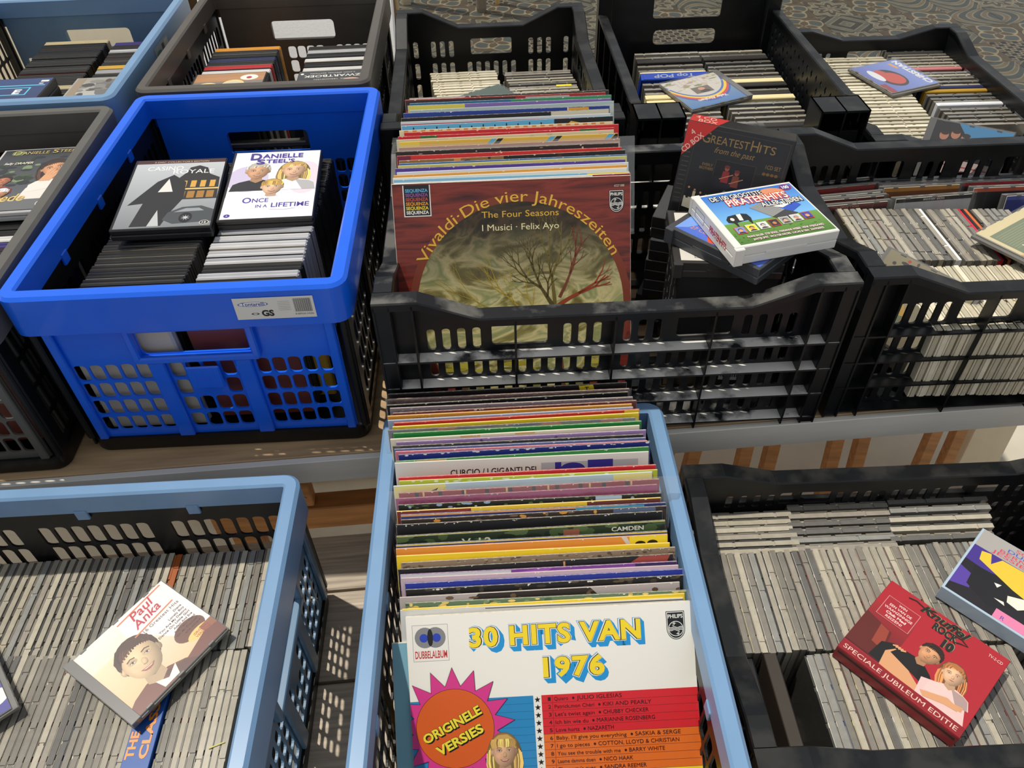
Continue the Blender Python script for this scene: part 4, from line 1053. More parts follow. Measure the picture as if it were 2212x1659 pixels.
for i, (py, c, st, fo, ds) in enumerate(KL):
    f = i/(len(KL)-1)
    px = 1098+80*f**1.1+random.uniform(-8, 8)
    if 'CURCIO' in ds: px -= 4
    mt = lp_pose(px, py, max(.862-.062*f, .5555+S*math.cos(R(12+28*f))), R(-2.8+random.uniform(-.5, .4)), R(12+28*f), R(random.uniform(.3, 1.2)))
    t = lp_thing(mt, ('%s in the light blue crate of records' % ds), 'records in the light blue crate', th=.0022, col=c)
    cv = Canvas(.3138, .3138, c); strips(cv, st); chips(cv, 5)
    cv.place(t, 0, 'cover_print', PRINT_CARD, Matrix.Translation((0, S/2, .0011+.00005)))
    if fo == 1: foil(t, -.162, .160, .20, .3165, .003)
    if fo == 2: foil(t, -.166, .182, .22, .326, .003)

def corner_pose(tl, tr, lean, dY):
    lo, hi = .2, 1.6
    for _ in range(50):
        m = (lo+hi)/2; A = at(*tl, Y=m+dY/2); B = at(*tr, Y=m-dY/2)
        if (B-A).length < S: lo = m
        else: hi = m
    ex = (B-A).normalized(); d = Vector((0, -math.sin(lean), -math.cos(lean))); d = (d-ex*d.dot(ex)).normalized()
    return basis(ex, -d, ex.cross(-d), (A+B)/2+d*S)
# --- front record of the black crate: wood-grain cover with round painted landscape
t = lp_thing(corner_pose((845, 398), (1362, 378), R(30), .013), 'red-brown wood-grain record sleeve with a round painted tree, foremost in the black crate', None, .004)
def art_mat(name, stops, scale, stretch, dist=1.5, detail=8, rough=.4, coat=.25):
    m = bpy.data.materials.new(name); m.use_nodes = True; nt = m.node_tree; N = nt.nodes; L = nt.links; b = N['Principled BSDF']
    b.inputs['Roughness'].default_value = rough; b.inputs['Coat Weight'].default_value = coat
    tc = N.new('ShaderNodeTexCoord'); mp = N.new('ShaderNodeMapping'); mp.inputs['Scale'].default_value = stretch; L.new(tc.outputs['Object'], mp.inputs[0])
    nz = N.new('ShaderNodeTexNoise'); nz.inputs['Scale'].default_value = scale; nz.inputs['Detail'].default_value = detail; nz.inputs['Distortion'].default_value = dist
    L.new(mp.outputs[0], nz.inputs[0]); cr = N.new('ShaderNodeValToRGB'); e = cr.color_ramp.elements
    while len(e) < len(stops): e.new(.5)
    for i, (p, c) in enumerate(stops): e[i].position = p; e[i].color = (*lin(c), 1)
    L.new(nz.outputs[0], cr.inputs[0]); L.new(cr.outputs[0], b.inputs['Base Color']); return m, N, L, cr, tc, b
WOODRED = art_mat('print_red_wood', [(.30, (58, 20, 16)), (.45, (112, 38, 28)), (.55, (132, 48, 34)), (.68, (92, 30, 24))], 9, (1, 9, 1), .6)[0]
SKY, N_, L_, cr_, tc_, b_ = art_mat('print_painted_sky', [(.30, (92, 70, 42)), (.40, (142, 134, 74)), (.49, (222, 208, 150)), (.58, (150, 156, 100)), (.70, (236, 222, 174))], 11, (1, 1.7, 1), 2.2)
sx_ = N_.new('ShaderNodeSeparateXYZ'); L_.new(tc_.outputs['Object'], sx_.inputs[0])
mr_ = N_.new('ShaderNodeMapRange'); mr_.inputs[1].default_value = .0; mr_.inputs[2].default_value = .11; L_.new(sx_.outputs[1], mr_.inputs[0])
mx_ = N_.new('ShaderNodeMix'); mx_.data_type = 'RGBA'; mx_.blend_type = 'MULTIPLY'; L_.new(mr_.outputs[0], mx_.inputs[0]); L_.new(cr_.outputs[0], mx_.inputs[6]); mx_.inputs[7].default_value = (*lin((78, 62, 50)), 1)
L_.new(mx_.outputs[2], b_.inputs['Base Color'])
o = MB().add([(-.1568, .0007, 0), (.1568, .0007, 0), (.1568, .3143, 0), (-.1568, .3143, 0)], [(0, 1, 2, 3)]).build('wood_print', WOODRED, t); o.location = (0, 0, .00206)
cc, cvv, rr = .522, .535, .478
cv = Canvas(S, S); cv.ell(cc, cvv, rr, rr, (124, 54, 34), n=64); cv.place(t, 0, 'ring_print', PRINT_CARD, Matrix.Translation((0, S/2, .0021)))
k_ = 64
o = MB().add([(.446*S*math.cos(2*math.pi*a/k_), .446*S*math.sin(2*math.pi*a/k_), 0) for a in range(k_)], [tuple(range(k_))]).build('landscape_print', SKY, t)
o.location = ((cc-.5)*S, S-cvv*S, .00216)
cv = Canvas(S, S)
GROUND = (150, 140, 40)
for k in range(26):
    u = random.uniform(.16, .88); v = random.uniform(.76, .88); cv.ell(u, v, random.uniform(.02, .07), random.uniform(.004, .012), random.choice([(176, 164, 48), (196, 184, 70), (120, 116, 40), (214, 200, 120)]), n=9)
def branch(u, v, a, ln, w, c, depth, spread=.42):
    pts = [(u, v)]; aa = a
    for k in range(4):
        aa += random.uniform(-.12, .12)+(.0 if depth > 3 else -aa*.05)
        u += math.sin(aa)*ln/4; v -= math.cos(aa)*ln/4; pts.append((u, v))
    if (u-cc)**2+(v-cvv)**2 > .425**2: return
    cv.line(pts, (w, w*.62), c)
    if depth == 0: return
    for sg in (-1, 1):
        branch(u, v, aa+sg*random.uniform(.15, spread), ln*random.uniform(.68, .86), w*.62, c, depth-1, spread)
    if depth > 1 and random.random() < .6: branch(pts[2][0], pts[2][1], aa+random.choice((-1, 1))*.6, ln*.6, w*.5, c, depth-2, spread)
TR1, TR2, TR3 = (84, 72, 26), (150, 62, 30), (176, 150, 36)
cv.line([(.692, .90), (.684, .78), (.672, .62), (.668, .53)], (.034, .026), (104, 70, 36)); cv.line([(.700, .90), (.692, .78), (.682, .62), (.676, .53)], (.012, .010), (128, 66, 36))
cv.z += cv.dz; cv.hold = True
branch(.664, .54, -.5, .10, .020, TR1, 5); branch(.668, .53, -.12, .12, .018, (110, 96, 40), 5); branch(.678, .54, .95, .11, .020, TR2, 5); branch(.655, .60, -1.2, .14, .013, TR3, 5, .36); branch(.69, .50, .35, .11, .014, (118, 60, 34), 4)
cv.hold = False
GOLD = (226, 176, 60)
cv.arc('Vivaldi\u00b7Die vier Jahreszeiten', cc, cvv, .445, -63.5, 62.5, .046, GOLD)
cv.text('The Four Seasons', .532, .152, .026, GOLD, width=.325, align='c'); cv.text('I Musici \u00b7 Felix Ayo', .532, .206, .026, (234, 222, 170), width=.325, align='c')
cv.rect(.046, .008, .160, .136, WH); cv.rect(.050, .008, .156, .132, BK)
for k, c in enumerate(((90, 170, 214), (140, 80, 150), (190, 70, 60), (226, 150, 50), (236, 206, 50), WH)): cv.text('SEQUENZA', .103, .036+.0178*k, .0125, c, width=.094, bold=.03, align='c')
cv.text('6527 088', .93, .045, .009, (220, 200, 180), width=.042); philips(cv, .908, .058, .970, .150)
cv.place(t, 0, 'cover_print', PRINT_CARD, Matrix.Translation((0, S/2, .0022)))

# --- front record of the light blue crate
t = lp_thing(corner_pose((876, 1332), (1493, 1297), R(46), .0187), 'white and red hits record sleeve with a pink sunburst, foremost in its crate', None, .0045)
cv = Canvas(.3144, .3144, (240, 236, 226))
cv.rect(.02, .030, .146, .157, (150, 146, 142)); cv.rect(.0215, .0315, .1445, .1555, (236, 232, 222))
cv.ell(.064, .075, .036, .036, (132, 132, 134)); cv.ell(.101, .075, .036, .036, (132, 132, 134)); cv.ell(.060, .076, .015, .015, (40, 66, 176)); cv.ell(.105, .076, .015, .015, (40, 66, 176)); cv.ell(.0825, .075, .010, .030, BK)
cv.text('DUBBELALBUM', .083, .146, .025, (196, 40, 48), width=.112, bold=.02, align='c')
def hits(tx, u, v, cap, w):
    for k in range(7): cv.text(tx, u+.0022*k, v+.0026*k, cap, (30, 146, 210), width=w, bold=.10, space=1.12)
    cv.text(tx, u, v, cap, WH, width=w, bold=.085, space=1.12); cv.text(tx, u, v, cap, (30, 28, 30), width=w, bold=.058, space=1.12); cv.text(tx, u, v, cap, (246, 216, 40), width=w, bold=.038, space=1.12)
hits('30 HITS VAN', .218, .114, .062, .60); hits('1976', .470, .230, .062, .215)
philips(cv, .908, .030, .972, .128)
cv.rect(0, .294, .43, 1, (44, 134, 190))
for k in range(27): cv.rect(0, .3195+.0268*k, .43, .3207+.0268*k, (34, 96, 140))
cv.rect(.43, .294, .458, 1, WH)
rows = ['Quiero|JULIO IGLESIAS', 'Patrick,mon Ch\u00e9ri|KIKI AND PEARLY', "Let's twist again|CHUBBY CHECKER", 'Ich bin wie du|MARIANNE ROSENBERG', 'Love hurts|NAZARETH', "Baby, I'll give you everything|SASKIA & SERGE", 'I go to pieces|COTTON, LLOYD & CHRISTIAN', 'You see the trouble with me|BARRY WHITE', 'Laame damma doen|NICO HAAK', "The party's over|SANDRA REEMER", '002.345.709|TRINITY']
pt = .0268
for a, b, c in ((0, 5, (214, 40, 48)), (5, 10, (226, 110, 36)), (10, 15, (242, 208, 36)), (15, 26, (60, 150, 80))): cv.rect(.458, .294+pt*a, 1, min(1, .294+pt*b), c)
for k in range(1, 26): cv.rect(.458, .294+pt*k, 1, .2952+pt*k, (120, 34, 34))
cv.rect(.495, .294, .4962, 1, (120, 34, 34))
for k in range(16): cv.star(.444, .3085+pt*k, .011, BK)
for k, r_ in enumerate(rows):
    a, b = r_.split('|'); v = .3145+pt*k; INK = (56, 20, 24)
    cv.text(str(k+1), .490, v, .0125, INK, align='r', width=.010 if k < 9 else .018)
    wa = .0088*len(a)*.92; cv.text(a, .502, v, .0125, INK, width=wa)
    cv.ell(.502+wa+.018, v-.006, .0042, .0042, INK, n=10); cv.text(b, .502+wa+.03, v, .0135, INK, width=.0112*len(b))
cv.text('ROB DE NIJS', .70, .3145+pt*11, .0135, (56, 20, 24), width=.118); cv.ell(.686, .3085+pt*11, .0042, .0042, (56, 20, 24), n=10)
cv.star(.152, .392, .212, (70, 30, 50), n=17, inner=.70); cv.star(.152, .392, .208, (214, 58, 136), n=17, inner=.70)
cv.ell(.152, .392, .137, .137, (60, 30, 20), n=40); cv.ell(.152, .392, .1355, .1355, (216, 94, 34), n=40)
for tx, u, v, w in (('ORIGINELE', .148, .392, .225), ('VERSIES', .172, .445, .18)):
    for k in range(4): cv.text(tx, u+.0012*k, v+.0012*k, .030, (30, 24, 22), width=w, bold=.06, rot=R(26), align='c')
    cv.text(tx, u, v, .030, (240, 220, 60), width=w, bold=.035, rot=R(26), align='c')
cv.poly([(.06, .66), (.12, .575), (.22, .545), (.30, .54), (.34, .66)], (196, 60, 66))
for k in range(7): cv.line([(.10+.035*k, .66), (.14+.028*k, .555)], .006, (236, 216, 210))
portrait(cv, .318, .475, .043, (224, 176, 138), (206, 164, 92), (196, 60, 66), long=True, fringe=True)
cv.place(t, 0, 'cover_print', PRINT, Matrix.Translation((0, S/2, .0023)))
# pale blue tall sleeve edge between the front record and the crate side
mt = lp_pose(1152, 1372, .775, R(-2.8), R(47), R(1)); t = lp_thing(mt, 'pale blue record sleeve tucked behind the white hits record', 'records in the light blue crate', .003)
cv = Canvas(.3138, .3138, (120, 170, 190)); cv.place(t, 0, 'cover_print', PRINT_CARD, Matrix.Translation((-0, S/2, .00156)))

# ------------------------------------------------------------------ discs and boxes lying on top
def flat_pose(c, ex, n=(0, 0, 1)):
    ez = Vector(n).normalized(); ex = Vector(ex); ex = (ex-ez*ex.dot(ez)).normalized()
    return basis(ex, ez.cross(ex), ez, Vector(c))
def cd_flat(mtx, label, draw, tray=None, bar=True, pw=.128, ph=.119, barcol=None):
    """jewel case with a printed booklet under a clear lid; matrix at the centre of its underside"""
    t = thing('cd_case', label, 'CD', mtx=mtx)
    tm = tray or mat('cd_tray_grey', (120, 118, 114), .3, coat=.3)
    MB().bbox(-CW/2+.0006, CW/2-.0006, -CH/2+.0006, CH/2-.0006, 0, .0050, .0006).build('tray', tm, t)
    if bar:
        MB().bbox(-CW/2+.0005, -CW/2+.0128, -CH/2+.001, CH/2-.001, .0051, .0094, .0004).build('hinge_bar', barcol or GREYBAR, t)
    cv = Canvas(pw, ph); draw(cv)
    cv.place(t, 0, 'booklet_print', PRINT, Matrix.Translation((CW/2-pw/2-.002 if bar else 0, 0, .0078)))
    MB().box(CW/2-pw-.002 if bar else -pw/2, CW/2-.002 if bar else pw/2, -ph/2, ph/2, .0060, .0077).build('booklet', PAPER, t)
    lid = MB().bbox(-CW/2, CW/2, -CH/2, CH/2, .0090, .0102, .0004)
    for s_ in (-1, 1):
        lid.bbox(-CW/2, CW/2, s_*CH/2-(.0012 if s_ > 0 else 0), s_*CH/2+(.0012 if s_ < 0 else 0), .0052, .0090, .0003)
    lid.bbox(CW/2-.0012, CW/2, -CH/2, CH/2, .0052, .0090, .0003)
    lid.build('lid', CLEAR, t)
    for s_ in (-1, 1):
        for x in (-.045, .0, .045): MB().bbox(x-.004, x+.004, s_*(CH/2-.003)-.0012, s_*(CH/2-.003)+.0012, .0078, .0088, .0002).build('tab', tm, t)
    return t

# ---- crooner disc on the light blue crate
def d_anka(cv):
    cv.grad(0, 0, 1, 1, (250, 244, 232), (226, 196, 150)); cv.grad(0, .30, .30, 1, (244, 224, 190), (226, 190, 140))
    cv.poly([(.45, 0), (1, 0), (1, .82), (.72, .72), (.55, .40), (.42, .22)], (246, 242, 240))
    cv.ell(.80, .70, .16, .12, (110, 64, 48)); cv.ell(.84, .80, .13, .06, (238, 206, 120)); cv.rect(.86, .76, 1, .90, (150, 92, 60))
    cv.poly([(0, 1), (.02, .92), (.25, .86), (.6, .92), (.85, .84), (1, .86), (1, 1)], (118, 58, 46))
    portrait(cv, .36, .52, .185, (240, 206, 164), (74, 42, 30), (118, 58, 46), tilt=R(6))
    cv.poly([(.28, .86), (.38, .93), (.50, .86), (.46, .98), (.30, .98)], (246, 240, 230))
    for (a, b, c, d) in ((.44, .03, .96, .045), (.46, .285, .92, .30)): cv.poly([(a, b+.02), (c, b-.01), (c, d-.01), (a, d+.02)], (222, 130, 84))
    cv.text('Paul', .56, .155, .10, (196, 40, 62), width=.26, bold=.012, shear=.25, rot=R(4)); cv.text('Anka', .52, .265, .10, (196, 40, 62), width=.30, bold=.012, shear=.25, rot=R(4))
    cv.text('16 Greatest Hits', .94, .355, .036, (110, 96, 92), width=.40, align='r')
    for k, s_ in enumerate(('Diana', 'Lonely Boy', 'You Are My Destiny', 'Dance On Little Girl', 'Adam And Eve', 'Put Your Head', 'On My Shoulder', 'and others')):
        cv.text(s_, .93, .41+.042*k, .024, (90, 60, 66), width=.0178*len(s_), align='r', bold=.012)
    cv.text('ORIGINAL', .94, .80, .026, (190, 70, 80), width=.16, align='r'); cv.text('VERSIONS', .94, .84, .026, (190, 70, 80), width=.16, align='r')
cd_flat(flat_pose((-.412, .481, .7045), (.608, .794, -.02), (.03, -.01, 1)), 'CD with a smiling dark-haired man lying on the light blue crate of CDs', d_anka)
def d_toon(cv):
    cv.grad(0, 0, 1, 1, (120, 90, 180), (60, 60, 150)); cv.ell(.8, .5, .18, .2, (230, 170, 70)); cv.ell(.9, .8, .14, .1, (240, 240, 236)); cv.ell(.6, .75, .16, .12, (200, 120, 60)); cv.rect(.7, .2, 1, .3, (240, 210, 60))
cR = at(48, 1452, z=.706)
cd_flat(flat_pose(cR+Vector((-.082, -.035, -.0045)), (.80, .60, 0)), 'purple and orange CD lying near the rim of the light blue crate', d_toon, bar=False)
o = MB().bbox(-.009, .009, -.0008, .0008, 0, .0006, .0002).build('straw_bit', mat('straw', (206, 200, 120), .7)); o.location = at(468, 1610, z=.6906); o.rotation_euler = (0, 0, R(18)); tag(o, 'dry straw scrap on the CDs of the light blue crate', 'straw')

# ---- fat boxes on the black bench crate
def card_box(mtx, label, w, h, th, m, name='card_cd_box', cat='CD box'):
    t = thing(name, label, cat, mtx=mtx); MB().bbox(-w/2, w/2, -h/2, h/2, 0, th, .0006).build('box', m, t); return t
REDC = mat('red_card', (150, 28, 38), .42, var=.12, vscale=12)
ex = Vector((.608, -.794, 0)); t = card_box(flat_pose((.500, .385, .6865), ex), 'red card double-CD box with an embracing couple on the black bench crate', .146, .129, .024, REDC)
cv = Canvas(.1452, .1282, (172, 34, 46))
cv.grad(0, .30, .35, .88, (160, 40, 46), (80, 22, 26)); cv.poly([(0, .46), (.24, .52), (.30, .86), (0, .86)], (96, 34, 30)); cv.poly([(.14, .5), (.22, .52), (.26, .74), (.16, .72)], (150, 64, 48))
SK1, SK2 = (214, 156, 112), (232, 186, 148)
cv.poly([(.20, .86), (.22, .66), (.30, .60), (.44, .66), (.52, .80), (.56, .88)], BK)
cv.poly([(.30, .88), (.28, .72), (.33, .64), (.42, .66), (.50, .76), (.62, .84), (.80, .80), (.86, .86), (.60, .90)], SK1)
portrait(cv, .545, .46, .082, SK1, (46, 30, 24), BK, tilt=R(14), smile=False)
cv.poly([(.60, .90), (.58, .72), (.70, .66), (.92, .70), (.98, .90)], (226, 190, 186))
portrait(cv, .745, .50, .078, SK2, (176, 112, 66), (230, 196, 190), long=True, tilt=R(-12), smile=False)
cv.poly([(.62, .84), (.80, .74), (.88, .76), (.90, .80), (.80, .82), (.66, .88)], SK1)
for k in range(4): cv.line([(.86, .755+.012*k), (.92, .74+.012*k)], .010, SK1)
for k in range(4): cv.line([(.30+.022*k, .625), (.335+.022*k, .60)], .014, SK1)
cv.rect(.055, .17, .335, .43, (206, 140, 140)); cv.rect(.060, .175, .330, .425, (166, 36, 46))
for k, (s_, w) in enumerate((('WIN', .07), ('EEN VAN DE', .19), ('WAANZINNIGE', .24), ('Club Med', .17), ('REIZEN!', .14))): cv.text(s_, .195, .222+.046*k, .027, (240, 214, 210), width=w, align='c', bold=.03 if k == 3 else .01)
GR = (30, 34, 26)
for s_, u, v, c, w, b_ in (('Knuffel', .30, .105, .085, .40, .035), ('ROCK', .44, .20, .075, .20, .05), ('10', .56, .315, .085, .09, .07)):
    cv.text(s_, u+.004, v-.004, c, (150, 146, 110), width=w, bold=b_, shear=.3 if s_ == 'Knuffel' else 0); cv.text(s_, u, v, c, GR, width=w, bold=b_, shear=.3 if s_ == 'Knuffel' else 0)
cv.line([(.18, .06), (.24, .04), (.32, .06), (.40, .055)], .012, GR); cv.line([(.56, .13), (.66, .12), (.72, .15), (.66, .17), (.62, .20)], .012, GR)
cv.text('TV-2-CD', .97, .10, .030, (240, 214, 206), width=.11, align='r')
cv.rect(0, .89, 1, 1, (142, 26, 36)); cv.text('SPECIALE JUBILEUM EDITIE', .03, .968, .046, (226, 196, 180), width=.93, bold=.0)
cv.place(t, 0, 'cover_print', PRINT, Matrix.Translation((0, 0, .0241)))
MB().bbox(-.070, .070, -.0648, -.0640, .015, .019, .0003).build('opening', mat('dark_slit', (50, 10, 14), .6), t)
ex = Vector((.63, -.776, 0)); bl = at(2031, 1270, z=.706)
t = card_box(flat_pose(bl+ex*.071+Vector((.776, .63, 0))*.0625-Vector((0, 0, .0195)), ex), 'pale blue fat CD box with a purple and yellow painting on the black bench crate', .142, .125, .0235, mat('pale_blue_plastic', (176, 196, 214), .3, coat=.3), 'double_cd_case', 'CD box')
cv = Canvas(.136, .121, (34, 30, 36))
cv.rect(0, 0, 1, .26, (170, 166, 162))
for k, (s_, c) in enumerate((('SOUL', (206, 80, 100)), ('DUETS', (70, 96, 190)), ('BERN', (206, 80, 100)), ('JESSIE', (206, 80, 100)))): cv.text(s_[:(2, 3, 4, 6)[k]], .28-.055*k+.03, .07+.055*k, .048, c, width=(.12, .18, .24, .30)[k], bold=.01)
cv.poly([(0, .26), (.25, .26), (.5, .26), (.45, .44), (.2, .52), (0, .5)], (70, 50, 140)); cv.poly([(.08, .30), (.16, .27), (.20, .40), (.26, .27), (.55, .26), (.9, .34), (.7, .62), (.45, .56), (.25, .48), (.1, .42)], (228, 196, 60)); cv.poly([(.0, .62), (.12, .66), (.16, .84), (0, .9)], (88, 64, 160)); cv.poly([(.1, .52), (.3, .50), (.5, .58), (.56, .74), (.36, .92), (.12, .80)], (28, 26, 30))
cv.poly([(.44, .66), (.58, .58), (.64, .66), (.56, .76), (.46, .74)], (236, 228, 214)); cv.ell(.70, .66, .07, .06, (210, 60, 120)); cv.ell(.72, .73, .05, .05, (240, 214, 190)); cv.poly([(.30, .60), (.36, .58), (.34, .64)], WH); cv.poly([(.36, .78), (.44, .76), (.46, .80)], WH)
cv.rect(.42, .88, 1, 1, (226, 130, 170)); cv.text('R', .48, .98, .05, (90, 70, 170))
cv.place(t, 0, 'cover_print', PRINT, Matrix.Translation((0, .001, .0236)))

# ---- DVDs lying on top
def dvd_flat(mtx, label, draw, m=DVDBLACK, th=.0148, slip=None):
    t = thing('dvd_case', label, 'DVD', mtx=mtx)
    MB().bbox(-DW/2, DW/2, -DH/2, DH/2, 0, th*.5-.0003, .0016).build('back_shell', m, t); MB().bbox(-DW/2, DW/2, -DH/2, DH/2, th*.5+.0003, th, .0016).build('front_shell', m, t)
    cv = Canvas(.1295, .1835); draw(cv); cv.place(t, 0, 'cover_print', PRINT, Matrix.Translation((.0015, 0, th+.0001))); return t
def d_casino(cv):
    cv.grad(0, 0, 1, 1, (196, 200, 204), (126, 130, 134)); cv.rect(0, 0, 1, .055, (70, 34, 34)); cv.text("2-DISC COLLECTOR'S EDITION", .5, .042, .022, (206, 180, 150), width=.62, align='c')
    cv.text('a film of cards and cars', .5, .078, .012, (80, 80, 84), width=.6, align='c') if False else None
    cv.poly([(.60, .20), (.62, .13), (.72, .10), (.82, .14), (.86, .24), (.98, .30), (1, .62), (.52, .62), (.52, .30)], (44, 40, 38))
    for k in range(4): cv.rect(.57+.105*k, .34, .63+.105*k, .44, (214, 164, 70)); cv.rect(.56+.105*k, .50, .64+.105*k, .60, (168, 120, 50))
    cv.rect(.54, .455, 1, .475, (226, 196, 120))
    cv.poly([(.16, .98), (.22, .66), (.06, .68), (.30, .34), (.46, .24), (.62, .36), (.64, .60), (.54, .80), (.48, .98)], (36, 34, 35)); cv.poly([(.34, .50), (.42, .30), (.50, .50)], (226, 224, 218)); cv.poly([(.34, .98), (.40, .76), (.46, .98)], (190, 192, 194))
    cv.poly([(.48, .90), (.52, .80), (.66, .73), (.86, .72), (1, .78), (1, .94), (.6, .96)], (70, 74, 78)); cv.poly([(.58, .80), (.70, .75), (.84, .75), (.9, .79)], (150, 154, 160)); cv.ell(.72, .88, .07, .07, (24, 24, 26)); cv.star(.72, .88, .055, (190, 194, 198), n=9, inner=.3)
    cv.text('CASINO', .14, .165, .062, (240, 240, 240), width=.40); cv.text('ROYALE', .44, .225, .062, (240, 240, 240), width=.46)
    cv.ell(.93, .955, .05, .03, WH); cv.ell(.93, .955, .044, .026, (50, 50, 52)); cv.text('12', .93, .968, .026, WH, align='c', bold=.02)
dvd_flat(flat_pose((-.420, 1.047, .9815), (.998, .045, 0), (.05, -.03, 1)), 'DVD in a grey and black sleeve with a car, lying on the royal blue crate', d_casino, th=.018)
def d_once(cv):
    cv.grad(0, 0, 1, 1, (246, 242, 248), (250, 248, 250)); cv.ell(.2, .42, .24, .2, (206, 196, 224)); cv.ell(.85, .42, .2, .25, (230, 214, 224))
    P = (74, 58, 150)
    portrait(cv, .30, .30, .135, (214, 164, 124), (186, 178, 164), (44, 42, 46)); portrait(cv, .72, .30, .135, (232, 186, 150), (196, 160, 92), (240, 238, 240), long=True); portrait(cv, .50, .55, .12, (238, 196, 160), (206, 164, 84), (236, 236, 240), fringe=True)
    cv.rect(0, .70, 1, 1, (249, 247, 250))
    cv.text('D', .18, .125, .10, P, width=.13, bold=.03); cv.text('ANIELLE', .32, .105, .065, P, width=.48, bold=.02); cv.text('S', .26, .195, .07, P, width=.10, bold=.03); cv.text("TEEL'S", .37, .185, .055, P, width=.34, bold=.02)
    cv.text('O', .20, .785, .075, P, width=.10, bold=.02); cv.text('NCE', .31, .78, .055, P, width=.18, bold=.02); cv.text('IN A', .36, .855, .04, P, width=.13, bold=.02); cv.text('LIFETIME', .53, .855, .060, P, width=.42, bold=.02); cv.line([(.52, .885), (.68, .895), (.80, .88)], .006, P)
    cv.ell(.07, .955, .035, .024, P); cv.text('6', .07, .963, .02, WH, align='c')
dvd_flat(flat_pose((-.280, 1.072, .9745), (.999, .016, -.03), (.03, -.045, 1)), 'white DVD with a family of three and purple lettering, lying on the royal blue crate', d_once, th=.0155)
MB_ = None
def d_palo(cv):
    cv.grad(0, 0, 1, 1, (52, 54, 58), (96, 98, 104)); mottled(cv, .05, .6, [(46, 56, 44), (70, 84, 60), (40, 44, 48), (120, 140, 100)], 40, .05)
    cv.poly([(.5, .9), (.55, .66), (.7, .58), (.92, .56), (.96, .9)], (228, 222, 214)); portrait(cv, .74, .34, .15, (214, 154, 112), (60, 42, 34), (232, 226, 218), long=True, tilt=R(-16)); 
    for k in range(4): cv.line([(.66+.03*k, .56), (.72+.035*k, .36+.02*k)], .034, (222, 164, 122))
    portrait(cv, .22, .52, .09, (196, 120, 84), (50, 36, 30), (150, 60, 60)); portrait(cv, .30, .72, .08, (206, 140, 100), (222, 224, 228), (206, 176, 120), fringe=True)
    cv.rect(0, .84, 1, 1, (104, 106, 108))
    G = (206, 180, 110); cv.text('D', .13, .095, .065, G, width=.09); cv.text('ANIELLE', .23, .09, .048, G, width=.32); cv.text('S', .59, .085, .06, G, width=.07); cv.text("TEEL'S", .67, .08, .045, G, width=.25)
    cv.text('Sally DRAPER', .1, .26, .032, (226, 220, 200), width=.34, bold=.02, shear=.2); cv.text('bede', .25, .86, .11, (222, 190, 110), width=.36, bold=.01, shear=.2)
    cv.ell(.86, .915, .08, .055, WH); cv.ell(.86, .915, .072, .048, (96, 98, 100)); cv.text('AL', .86, .935, .045, WH, align='c', bold=.03)
dvd_flat(flat_pose((-.655, 1.125, .9785), (1, .0, 0), (.0, -.02, 1)), 'clear-cased DVD with a curly-haired woman, lying on the dark grey crate', d_palo, m=DVDCLEAR, th=.0155)
def d_zwart(cv):
    cv.grad(0, 0, 1, 1, (36, 38, 40), (58, 60, 60)); cv.ell(.28, .62, .22, .16, (206, 140, 112)); cv.ell(.22, .70, .18, .10, (230, 176, 150))
    cv.text('PAUL VERHOEVEN', .5, .80, .022, (214, 210, 204), width=.52, align='c'); cv.text('ZWARTBOEK', .5, .90, .055, (236, 232, 226), width=.84, align='c', bold=.01); cv.text('2-DISC SPECIAL EDITION', .5, .955, .022, (214, 210, 204), width=.66, align='c')
    cv.ell(.95, .94, .025, .02, WH); cv.poly([(.40, .70), (.46, .66), (.52, .70), (.46, .74)], WH); cv.line([(.38, .66), (.46, .72), (.55, .65)], .012, WH)
c0 = (at(641.7, 150.6, z=.979)+at(791.9, 149.6, z=.979))/2
dvd_flat(flat_pose(c0+Vector((.004, -.096, -.0155)), (-1, .01, 0)), 'black DVD lying with its lettering upside down on the grey-brown crate', d_zwart, th=.0148)
def d_plates(cv):
    cv.grad(0, 0, 1, 1, (196, 140, 90), (80, 74, 66)); cv.rect(0, 0, 1, .10, (176, 130, 90)); cv.rect(0, .2, 1, .45, (130, 120, 110))
    for u, v, r in ((.22, .34, .17), (.58, .28, .16), (.86, .36, .13), (.25, .62, .2), (.7, .64, .22)): cv.ell(u, v, r, r*.7, (226, 206, 150)); cv.ell(u, v+.01, r*.75, r*.5, (206, 200, 180))
    cv.ell(.55, .45, .08, .05, (200, 120, 100)); cv.ell(.78, .12, .13, .07, WH); cv.ell(.78, .125, .04, .03, (190, 40, 60))
c0 = (at(420.9, 157.5, z=.984)+at(578, 154.5, z=.984))/2
dvd_flat(flat_pose(c0+Vector((0, -.096, -.0155)), (1, -.01, 0)), 'brown DVD with plates and a round white sticker on the grey-brown crate', d_plates)
def d_grey(cv):
    cv.grad(0, 0, 1, 1, (150, 144, 134), (214, 214, 212)); cv.poly([(.3, .1), (.55, .04), (.9, .12), (.95, .5), (.6, .6), (.4, .4)], (110, 108, 106)); mottled(cv, .06, .5, [(70, 68, 66), (130, 128, 124), (96, 94, 92)], 30, .06); cv.rect(0, 0, .12, 1, (150, 132, 110))
c0 = (at(174, 167, z=.978)+at(300, 162, z=.978))/2
dvd_flat(flat_pose(c0+Vector((.004, -.096, -.0155)), (1, -.02, 0)), 'DVD with a mottled grey cover lying on the steel-blue crate', d_grey, m=DVDCLEAR)
